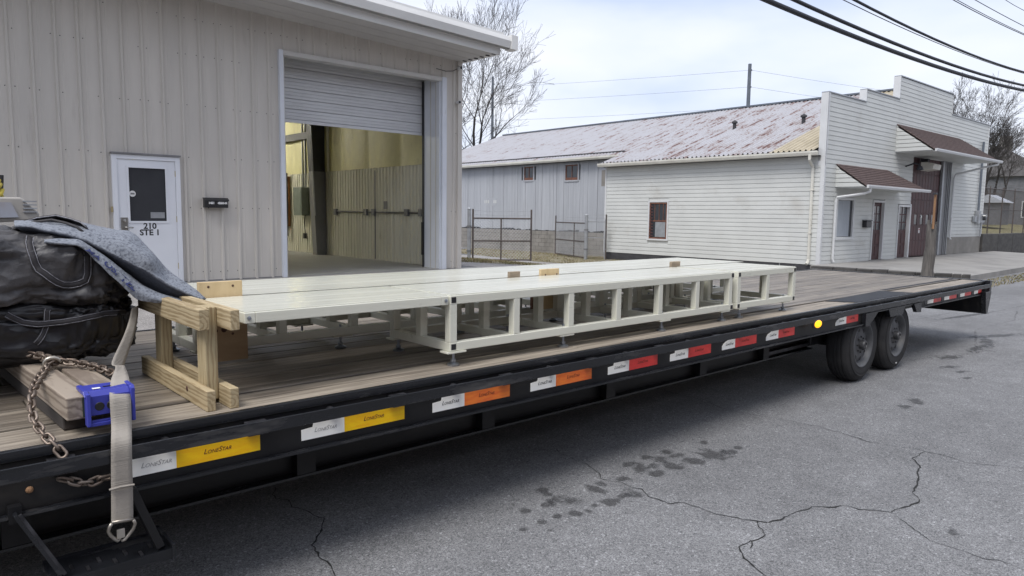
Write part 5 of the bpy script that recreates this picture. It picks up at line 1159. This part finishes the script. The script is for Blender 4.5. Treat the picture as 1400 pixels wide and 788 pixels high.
# winch strap
sp_ = thing('ratchet_strap', 'grey webbing strap twisting down over the blue corner protector', 'strap', (.64,2.9,.6))
Lr, Rr = [Vector(p) for p in SL], [Vector(p) for p in SR]
def strapfn(u, v):
    n = len(Lr); f = u*(n-1); i = min(int(f), n-2); t = f-i
    def ev(Q): g = lambda k: Q[max(0,min(n-1,k))]; return catmull(g(i-1),g(i),g(i+1),g(i+2),t)
    return ev(Lr).lerp(ev(Rr), v)
MB().grid(strapfn, 70, 5).build('webbing', M['webbing'], sp_, smooth=True, solid=.003)
hk = MB().tube([(x,y+.004*i,z) for i,(x,y,z) in enumerate(HK)],.0065,8).tube([(x,y+.004*i,z) for i,(x,y,z) in enumerate(HK2)],.0065,8)
hk.tube([Vector(HK[0])+Vector((0,.002,.003)),Vector(HK2[0])+Vector((0,.002,.003))],.006,8)
hk.build('wire_hook', M['hook'], sp_, smooth=True)
MB().box(.612,.640,2.878,2.888,.468,.505).build('hook_tip', M['hook'], sp_, bevel=.003)
MB().tube([(.592,2.872,.668),(.63,2.868,.672),(.676,2.870,.668)],.004,6).build('cord_tie', M['webbing'], sp_)
# blue corner protector
bp_ = thing('corner_protector', 'blue plastic corner protector with round holes on the timber end', 'protector', (.63,3.0,.9))
x0, x1 = .553, .718; m = M['blue_plastic']
b = MB(); b.box(x0+.012,x1-.012,2.992,3.006,.925,1.000); b.box(x0+.012,x1-.012,2.992,3.006,.896,.906)
b.build('face', m, bp_, bevel=.002)
for x in (.598,.638): MB().lathe([(.0,2.9905),(.015,2.9905),(.0165,2.9918)],'y',(x,0,.958),18).build('hole', M['black_plastic'], bp_)
MB().box(x0,x0+.014,2.978,3.02,.886,1.012).build('flange', m, bp_, bevel=.003)
MB().box(x1-.014,x1,2.978,3.02,.886,1.016).build('flange', m, bp_, bevel=.003)
MB().box(x0+.012,x1-.012,2.984,2.994,.884,.898).build('lower_lip', m, bp_, bevel=.002)
MB().prism([(2.992,.996),(3.012,1.016),(3.12,1.018),(3.12,1.006),(3.006,1.002)],'x',x0+.014,x1-.014).build('shoulder', m, bp_, bevel=.002)
MB().prism([(2.985,1.0),(3.005,1.021),(3.12,1.022),(3.125,1.006),(3.006,1.004)],'x',x0-.006,x0+.012).build('shoulder_rib', m, bp_, bevel=.002)
MB().prism([(2.985,1.0),(3.005,1.021),(3.12,1.022),(3.125,1.006),(3.006,1.004)],'x',x1-.012,x1+.004).build('shoulder_rib', m, bp_, bevel=.002)
MB().box(.585,.612,3.03,3.05,1.0185,1.0195).build('slot', M['print_white'], bp_)
MB().box(.625,.652,3.05,3.06,1.0185,1.0195).build('slot', M['black_plastic'], bp_)
# chain: shared link mesh laid along the path
lk_ = []
for k in range(20):
    a = 2*math.pi*k/20; lk_.append((math.copysign(.0115,math.cos(a))+.0125*math.cos(a), .0135*math.sin(a), 0))
LINK = mesh(MB().tube(lk_, .0056, 7, closed=True), 'chain_link', M['chain'], smooth=True)
def chain(root, path, step=.034, start=0):
    P = [Vector(p) for p in path]; d = [0]
    for a, c in zip(P, P[1:]): d.append(d[-1]+(c-a).length)
    s = start; k = 0
    while s < d[-1]:
        i = max(j for j in range(len(d)) if d[j] <= s+1e-9); i = min(i, len(P)-2); t = (s-d[i])/(d[i+1]-d[i])
        p = P[i].lerp(P[i+1], t); tg = (P[i+1]-P[i]).normalized()
        rot = tg.to_track_quat('X','Z').to_matrix().to_4x4() @ Matrix.Rotation(R(42 if k % 2 else -48)+random.uniform(-.2,.2), 4, 'X')
        o = inst(LINK, 'chain_link', root); o.matrix_local = Matrix.Translation(p-root.location) @ rot; s += step; k += 1
random.seed(8)
ch = thing('chain', 'rusty steel chain draped over the timbers and down to the rail', 'chain', (.5,3.3,1.0))
chain(ch, [(x,y,z+.012) for x,y,z in K1]); chain(ch, [(x,y,z+.014) for x,y,z in K2], start=.02); chain(ch, [(x,y,z+.010) for x,y,z in K0])
chain(ch, [(x,y-.03,z+.018) for x,y,z in K0], start=.01)
gh = [Vector((.548+.030*math.cos(a*.45),3.60+.012*math.sin(a*.2),1.030+.022*math.sin(a*.45))) for a in range(11)]
MB().tube(gh, [.006,.008,.010,.011,.011,.011,.010,.009,.008,.007,.005], 8).build('grab_hook', M['hook'], ch, smooth=True)
c2_ = thing('chain', 'short length of chain hanging below the rub rail', 'chain', (.53,2.94,.7))
chain(c2_, [(x,y-.012,z) for x,y,z in K3])
# ---------------------------------------------------------------- fences and gates
def mesh_wire(A, B, z0, z1, pitch=.075, r=.006):
    """woven diamond wire between two ground points"""
    A = Vector(A); B = Vector(B); L_ = (B-A).length; d = (B-A)/L_; H = z1-z0; b = MB()
    nr = Vector((-d.y, d.x, 0))*r
    k = -H
    while k < L_:
        for sg in (1,-1):
            if sg > 0: u0, v0, u1, v1 = k, 0, k+H, H
            else: u0, v0, u1, v1 = k, H, k+H, 0
            a0 = max(0,(0-u0)/(u1-u0)); a1 = min(1,(L_-u0)/(u1-u0))
            if a1 <= a0: continue
            p = A+d*(u0+(u1-u0)*a0); q = A+d*(u0+(u1-u0)*a1)
            pz = z0+v0+(v1-v0)*a0; qz = z0+v0+(v1-v0)*a1
            p = Vector((p.x,p.y,pz)); q = Vector((q.x,q.y,qz)); up = Vector((d.x*-sg*.7,d.y*-sg*.7,.7))*r
            n = len(b.v); b.v += [tuple(p-nr),tuple(p+up),tuple(p+nr),tuple(q-nr),tuple(q+up),tuple(q+nr)]
            b.f += [(n,n+1,n+4,n+3),(n+1,n+2,n+5,n+4),(n+2,n,n+3,n+5)]
        k += pitch*1.414
    return b
def gate(label, A, B, z0, h, mids, m, ext=.3):
    g = thing('fence_gate', label, 'gate', (A[0],A[1],z0), 0, 'chain link gates to the yard')
    A3, B3 = Vector((*A,0)), Vector((*B,0)); up = Vector((0,0,1))
    for P, e in ((A3,ext),(B3,ext)): MB().tube([P+up*(z0+.02),P+up*(z0+h+e)],.03,8).build('upright', m, g)
    for f in mids: P = A3.lerp(B3,f); MB().tube([P+up*(z0+.04),P+up*(z0+h)],.025,8).build('upright', m, g)
    for hh in (.05,h*.48,h): MB().tube([A3+up*(z0+hh),B3+up*(z0+hh)],.025,8).build('rail', m, g)
    for hh in (.12,.25): MB().tube([A3+up*(z0+h+hh),A3.lerp(B3,.5)+up*(z0+h+hh-.03),B3+up*(z0+h+hh)],.006,4).build('barbed_wire', M['galv'], g)
    stuff(mesh_wire(A3, B3, z0+.05, z0+h).build('chain_link_mesh', M['galv'], g)); return g
gate('rusty chain link gate leaf swung open beside the metal building', (14.62,18.2), (16.3,17.2), .15, 1.42, (.48,), M['fence_rust'])
gate('rusty chain link gate leaf swung open before the grey barn', (22.05,19.9), (23.45,23.1), -.10, 1.48, (.38,), M['fence_rust'])
def post(label, x, y, z0, h, r, m='galv', grp='fence posts by the yard gates'):
    p = thing('fence_post', label, 'post', (x,y,z0), 0, grp)
    MB().tube([(x,y,z0-.1),(x,y,z0+h)],r,10).build('pipe', M[m], p); MB().lathe([(0,.06),(r*.9,.03),(r*1.2,0),(r,-.02)],'z',(x,y,z0+h),10).build('cap', M[m], p)
    for hh in (.35,1.15): MB().lathe([(r*1.35,-.03),(r*1.35,.03)],'z',(x,y,z0+hh),10).build('hinge_band', M['grey_paint'], p)
post('thick galvanised gate post by the left gate leaf', 14.5,18.25,.15,1.72,.06)
post('thinner post left of the galvanised gate post', 14.2,18.35,.15,1.95,.035)
post('galvanised gate post of the right gate leaf', 21.95,19.85,-.04,1.75,.07)
post('slim rusty fence post against the white clapboard corner', 22.62,19.35,-.04,1.75,.03,'fence_rust')
def fence(label, A, B, z0, h, n, m='galv', wr=.005):
    f = thing('chain_link_fence', label, 'fence', (A[0],A[1],z0)); A3, B3 = Vector((*A,0)), Vector((*B,0)); up = Vector((0,0,1))
    for k in range(n): P = A3.lerp(B3,k/(n-1)) if n > 1 else A3; MB().tube([P+up*(z0-.1),P+up*(z0+h+.1)],.03,8).build('post', M[m], f)
    MB().tube([A3+up*(z0+h),B3+up*(z0+h)],.022,8).build('rail', M[m], f); MB().tube([A3+up*(z0+.55*h),B3+up*(z0+.55*h)],.014,8).build('rail', M[m], f)
    for hh in (.14,.27): MB().tube([A3+up*(z0+h+hh),B3+up*(z0+h+hh)],.006,4).build('barbed_wire', M[m], f)
    stuff(mesh_wire(A3, B3, z0+.03, z0+h, .075, wr).build('chain_link_mesh', M[m], f)); return f
fence('short chain link fence from the metal building to the gate post', (10.3,19.2), (14.15,18.35), .2, 1.5, 3)
fence('narrow chain link panel between gate post and white building', (22.0,19.85), (22.6,19.38), -.04, 1.5, 2)
# ---------------------------------------------------------------- wooden stump post with a stick
ps = thing('wooden_post', 'weathered broken wooden post with a thin stick on top', 'post', (22.05,7.0,.0))
b = MB(); rr_ = []; pa = []
for k in range(9):
    z = -.1+k*.21; pa.append((22.05+.012*k,7.0+.01*math.sin(k),z)); rr_.append(.17-.006*k+.008*math.sin(k*2.1))
b.tube(pa, rr_, 12); b.build('post', M['old_wood'], ps)
for k in range(5):
    a = k*1.3; MB().prism([(22.14+.10*math.cos(a)-.03,7.0+.10*math.sin(a)-.03),(22.14+.10*math.cos(a)+.04,7.0+.10*math.sin(a)-.02),(22.14+.10*math.cos(a),7.0+.10*math.sin(a)+.04)],'z',1.5,1.60+.05*(k%3)).build('splinter', M['old_wood'], ps)
MB().tube([(21.98,6.92,1.45),(21.99,6.92,2.42)],.032,8).build('stick', M['bare_wood'], ps)
MB().box(21.9,22.08,6.88,6.96,2.40,2.45).build('stick_cap', M['dark_steel'], ps)
# ---------------------------------------------------------------- grass strips and litter
def blades(name, polys, n, h, cols, label, seed):
    random.seed(seed); b = MB(); 
    for poly, cnt in zip(polys, n):
        xs_ = [p[0] for p in poly]; ys2 = [p[1] for p in poly]; k = 0
        def inside(x, y):
            c = False; j = len(poly)-1
            for i in range(len(poly)):
                xi, yi = poly[i]; xj, yj = poly[j]
                if (yi > y) != (yj > y) and x < (xj-xi)*(y-yi)/(yj-yi)+xi: c = not c
                j = i
            return c
        while k < cnt:
            x = random.uniform(min(xs_),max(xs_)); y = random.uniform(min(ys2),max(ys2))
            if not inside(x,y): k += .2; continue
            if noise.noise(Vector((x*1.3,y*1.3,seed))) < -.22 and random.random() < .8: k += .3; continue
            k += 1; z = G(x,y)+.004; a = random.uniform(0,6.28); hh = h*random.uniform(.4,1.2); w_ = random.uniform(.006,.016); le = random.uniform(.2,.9)*hh
            dx, dy = math.cos(a), math.sin(a); nn = len(b.v)
            b.v += [(x-dy*w_,y+dx*w_,z),(x+dy*w_,y-dx*w_,z),(x+dx*le*.4+dy*w_*.7,y+dy*le*.4-dx*w_*.7,z+hh*.6),(x+dx*le,y+dy*le,z+hh)]; b.f.append((nn,nn+1,nn+2,nn+3))
    o = stuff(b.build(name, cols)); o['label'] = label; o['category'] = 'grass'; return o
M['grass'] = pm('grass', (.21,.20,.085), (.15,.12,.06), 3, ramp=(.4,.6), rough=(.7,.9), world=True, stain=((.26,.20,.12), 4, .5, .62, (1,1,1)))
M['soil'] = pm('soil', (.24,.215,.15), (.16,.14,.095), 2, rough=(.9,1), world=True, bump=.4, bscale=20)
strip1 = [(11.2,15.2),(13.9,18.3),(14.7,18.2),(14.4,15.9),(14.6,14.4),(15.6,13.9),(13.9,13.0),(12.4,13.9)]
strip2 = [(23.6,29.5),(24.3,29.5),(24.2,19.4),(22.6,19.2),(20.5,18.2),(18.6,17.4),(18.2,19.0),(19.2,22.8),(20.2,27.5)]
strip3 = [(22.9,19.2),(22.9,11.4),(21.8,11.6),(19.3,14.2),(17.6,14.6),(18.6,16.8),(20.8,18.0)]
def patch(poly, name, m, dz):
    b = MB(); n = len(poly); cx = sum(p[0] for p in poly)/n; cy = sum(p[1] for p in poly)/n
    rings = 5
    for r_ in range(rings+1):
        f = r_/rings
        for p in poly: x = cx+(p[0]-cx)*f; y = cy+(p[1]-cy)*f; b.v.append((x,y,G(x,y)+dz))
    for r_ in range(rings):
        for i in range(n): b.f.append((r_*n+i, r_*n+(i+1)%n, (r_+1)*n+(i+1)%n, (r_+1)*n+i))
    return struct(b.build(name, m))
patch(strip1,'soil_patch',M['soil'],.010)['label'] = 'weedy soil between the metal building and the gate'
patch(strip2,'soil_patch',M['soil'],.012)['label'] = 'soil strip along the foot of the grey barn'
patch(strip3,'soil_patch',M['soil'],.011)['label'] = 'soil strip along the white clapboard side wall'
blades('grass', [strip1,strip2,strip3], [4500,8000,5000], .055, M['grass'], 'sparse winter grass and weeds around the gates', 2)
strip4 = [(21.0,5.25),(24,5.2),(34,5.6),(34,6.2),(24,6.1),(22.6,5.9)]
blades('grass', [strip4], [1800], .05, M['grass'], 'grass growing along the far road edge', 6)
# ---------------------------------------------------------------- retaining wall, hillside and far house at the right
rw = thing('retaining_wall', 'low dark concrete retaining wall right of the white building', 'wall', (42,9.8,0))
for k in range(7):
    x0 = 39.1+k*2.4; MB().prism([(x0,10.15-.05*k),(x0+2.37,10.10-.05*k),(x0+2.37,10.5-.05*k),(x0,10.5-.05*k)],'z',-.2,1.06-.01*(k%2)).build('wall_block', M['curb_dark'], rw, bevel=.02)
b = MB(); hx = span(39.3,90,2.5); hy = span(10.3,60,2.5)
def hz(x, y): return .95 + 2.2*sm((y-10.3)/28) + .25*noise.noise(Vector((x*.15,y*.15,0)))
for x in hx:
    for y in hy: b.v.append((x, y, hz(x,y)))
for i in range(len(hx)-1):
    for j in range(len(hy)-1): n = len(hy); b.f.append((i*n+j,(i+1)*n+j,(i+1)*n+j+1,i*n+j+1))
hill = struct(b.build('hill', pm('hill_grass',(.20,.185,.085),(.145,.125,.06),1.4,rough=(.9,1),world=True,bump=.6,bscale=8), smooth=True)); hill['label'] = 'grassy bank above the retaining wall'
fence('tall chain link fence on the grassy bank', (39.6,10.7), (56,10.3), 1.0, 2.3, 9, 'fence_rust', .003)
fence('second chain link fence further up the bank', (45,19), (70,17), 1.7, 2.2, 9, 'fence_rust', .003)
def house(label, x, y, z, wx, wy, h, rh, wallm, roofm):
    o = thing('house', label, 'house', (x,y,z), .1)
    MB().box(-wx,wx,-wy,wy,-1,h).build('wall', wallm, o, local=True)
    MB().prism([(-wy-.4,h),(wy+.4,h),(0,h+rh)],'x',-wx-.3,wx+.3).build('roof', roofm, o, local=True)
    MB().box(-wx*.3,-wx*.3+1.1,-.5,.5,h+rh*.4,h+rh+1.2).build('chimney', M['cinder'], o, local=True)
    for k in (-.6,0,.6):
        f = MB().box(k*wx-.5,k*wx+.5,-wy-.06,-wy,1.0,2.5).build('window', M['white_trim'], o, local=True); MB().box(k*wx-.42,k*wx+.42,-wy-.07,-wy-.062,1.08,2.42).build('pane', M['dark_glass'], f, local=True)
        f = MB().box(-wx-.06,-wx,k*wy-.5,k*wy+.5,1.0,2.5).build('window', M['white_trim'], o, local=True); MB().box(-wx-.07,-wx-.062,k*wy-.42,k*wy+.42,1.08,2.42).build('pane', M['dark_glass'], f, local=True)
    MB().box(wx*.1,wx*.1+1.0,-wy-.08,-wy,.1,2.2).build('door', M['maroon'], o, local=True)
    return o
M['far_roof'] = pm('far_roof',(.16,.155,.16),(.12,.115,.12),3,rough=(.8,.9)); M['far_wall'] = pm('far_wall',(.42,.44,.48),(.36,.38,.42),2,rough=(.7,.8)); M['far_dark'] = pm('far_dark',(.15,.155,.17),(.11,.115,.125),3,rough=(.8,.9))
house('grey house with chimney beyond the fence and bare trees', 84,20.3,1.0,5.5,4.5,4.8,2.9,M['far_dark'],M['far_roof'])
house('pale house at the right edge behind the fence', 100,19.0,1.0,4.5,4.5,4.6,2.4,M['far_wall'],M['far_roof'])
sh = thing('shed', 'small shed with a pale roof on the grassy bank', 'shed', (62,15.6,1.6))
MB().box(61.0,63.0,14.8,16.6,1.4,3.0).build('wall', M['far_dark'], sh); MB().prism([(14.5,3.0),(16.9,3.0),(15.7,3.6)],'x',60.8,63.2).build('roof', M['far_wall'], sh)
# ---------------------------------------------------------------- bare trees
def bare_tree(name, label, x, y, z, h, r, seed, n_main=3, spread=.5, levels=6, grp='bare winter trees'):
    rn = random.Random(seed); tr = MB(); tw = MB(); t = thing(name, label, 'tree', (x,y,z), 0, grp)
    def grow(p, d, ln, rad, lv):
        seg = 4 if lv < 3 else 3; pts = [p]; rs_ = [rad]; q = p.copy(); dd = d.copy()
        for k in range(seg):
            dd = (dd+Vector((rn.uniform(-1,1),rn.uniform(-1,1),rn.uniform(-.5,.9)))*.13).normalized(); q = q+dd*(ln/seg); pts.append(q.copy()); rs_.append(max(.0085,rad*(1-.42*(k+1)/seg)))
        (tr if lv < 2 else tw).tube(pts, rs_, 7 if lv < 2 else (4 if lv < 4 else 3), cap=False)
        if lv >= levels: return
        nb = 2 if lv < 1 else rn.choice((2,3,3))
        for k in range(nb):
            az = rn.uniform(0,6.28); sp2 = spread*rn.uniform(.55,1.3); ax = dd.orthogonal().normalized(); ax.rotate(Matrix.Rotation(az,3,dd))
            nd = (dd*math.cos(sp2)+ax*math.sin(sp2)+Vector((0,0,.12))).normalized()
            st_ = pts[-1] if k < 2 else pts[rn.randint(1,len(pts)-1)]
            grow(st_, nd, ln*rn.uniform(.62,.82), rs_[-1]*rn.uniform(.6,.8), lv+1)
        if lv > 0:
            for k in range(2):
                i = rn.randint(1,len(pts)-1); ax = dd.orthogonal().normalized(); ax.rotate(Matrix.Rotation(rn.uniform(0,6.28),3,dd))
                grow(pts[i], (dd*.5+ax*.8+Vector((0,0,.25))).normalized(), ln*rn.uniform(.4,.6), rs_[i]*.42, min(levels,lv+2))
    for k in range(n_main):
        a = 2*math.pi*k/n_main+rn.uniform(-.5,.5); lean = .22 if n_main > 1 else .03
        grow(Vector((x+.3*math.cos(a)*(n_main>1),y+.3*math.sin(a)*(n_main>1),z)), Vector((lean*math.cos(a),lean*math.sin(a),1)).normalized(), h*.34, r, 0)
    tr.build('trunk', M['bark'], t); tw.build('crown', M['bark'], t); return t
bare_tree('bare_tree', 'tall bare tree rising behind the metal building corner', 32.9,42.0,0,14.5,.28,12,3,.36,6)
bare_tree('bare_tree', 'bare tree with fine twigs right of the stepped false front', 70,20.6,2.2,10.0,.18,31,3,.45,6)
bare_tree('bare_tree', 'bushy bare tree in front of the far grey house', 69,17.6,2.0,7.4,.16,44,4,.55,6)
# ---------------------------------------------------------------- poles and overhead lines
def upole(label, x, y, z, h, arms):
    p = thing('utility_pole', label, 'pole', (x,y,z), 0, 'far utility poles'); MB().tube([(x,y,z),(x,y,z+h)],[.20,.13],10).build('pole', M['pole_grey'], p)
    for a in arms: MB().box(x-.12,x+.28,y-.06,y+.06,z+a-.05,z+a+.05).build('insulator', M['pole_grey'], p)
    return p
upole('far utility pole rising above the rusty roof ridge', 52.2,30.3,0,13.75,(13.3,12.0,10.4))
upole('distant utility pole seen through the bare tree', 52.5,62.0,0,17.0,(16.2,))
def wire(label, pts, r, sag, m='wire_black', grp='overhead lines'):
    o = thing('overhead_line', label, 'cable', pts[0], 0, grp); P = []
    for a, c in zip(pts, pts[1:]):
        a = Vector(a); c = Vector(c)
        for k in range(40): t = k/40; P.append(a.lerp(c,t)+Vector((0,0,-sag*4*t*(1-t))))
    P.append(Vector(pts[-1])); MB().tube(P, r, 6).build('cable', M[m], o, smooth=True); return o
def thru(x0, z0, x1, z1, x2, z2, y, label, r):
    # parabola through three measured points along the street
    o = thing('overhead_line', label, 'cable', (x0,y,z0), 0, 'overhead lines along the street'); P = []
    for k in range(61):
        x = -14+k*1.3
        L0 = (x-x1)*(x-x2)/((x0-x1)*(x0-x2)); L1 = (x-x0)*(x-x2)/((x1-x0)*(x1-x2)); L2 = (x-x0)*(x-x1)/((x2-x0)*(x2-x1))
        P.append((x,y,L0*z0+L1*z1+L2*z2))
    MB().tube(P, r, 6).build('cable', M['wire_black'], o, smooth=True)
thru(11.616,5.415,17.42,5.45,28.2,5.936,6.5,'lowest and thickest black cable across the top right',.045)
thru(12.61,5.618,18.05,5.64,28.17,6.092,6.5,'thick black cable just above the lowest one',.036)
thru(15.1,6.123,20.4,6.15,28.0,6.492,6.5,'third black cable from the bottom at the top right',.028)
thru(14.6,6.02,20.4,6.09,28.0,6.45,6.5,'thin wire lashed beneath the third black cable',.009)
thru(20.9,7.302,24.2,7.42,27.67,7.601,6.5,'thin upper wire near the top right corner',.011)
thru(21.2,7.36,24.3,7.47,27.6,7.63,6.5,'thin upper wire running beside its twin in the corner',.009)
thru(22.6,7.652,25,7.74,27.59,7.856,6.5,'topmost thin wire but one in the right corner',.010)
thru(25.0,8.2,26.2,8.24,27.5,8.31,6.5,'topmost faint wire cutting the right corner',.008)
for k, (zz, lab) in enumerate(((13.3,'top faint line of the far utility poles'),(12.0,'middle faint line of the far utility poles'),(10.4,'lowest faint line of the far utility poles'))):
    wire(lab, [(20,120,zz+5-.4*k),(52.4,30.3,zz),(120,8,zz+2.0)], .009, 1.2, 'pole_grey', 'far overhead lines')

# ---------------------------------------------------------------- added unseen brick block behind the viewer: shades frames and rail from low sky
bw = thing('added_sky_blocker', 'added unseen brick block behind the viewer that blocks low sky', 'building', (4,-11,0))
MB().box(-26,34,-20,-11,-.2,6.6).build('wall', M['brick'], bw)
MB().box(-26.3,34.3,-20.3,-10.8,6.6,7.0).build('roof', M['far_roof'], bw)
for k in range(12):
    x = -23+k*5
    f = MB().box(x-1.1,x+1.1,-11.0,-10.92,1.2,4.4).build('window', M['white_trim'], bw); MB().box(x-1.0,x+1.0,-10.92,-10.90,1.3,4.3).build('pane', M['dark_glass'], f)
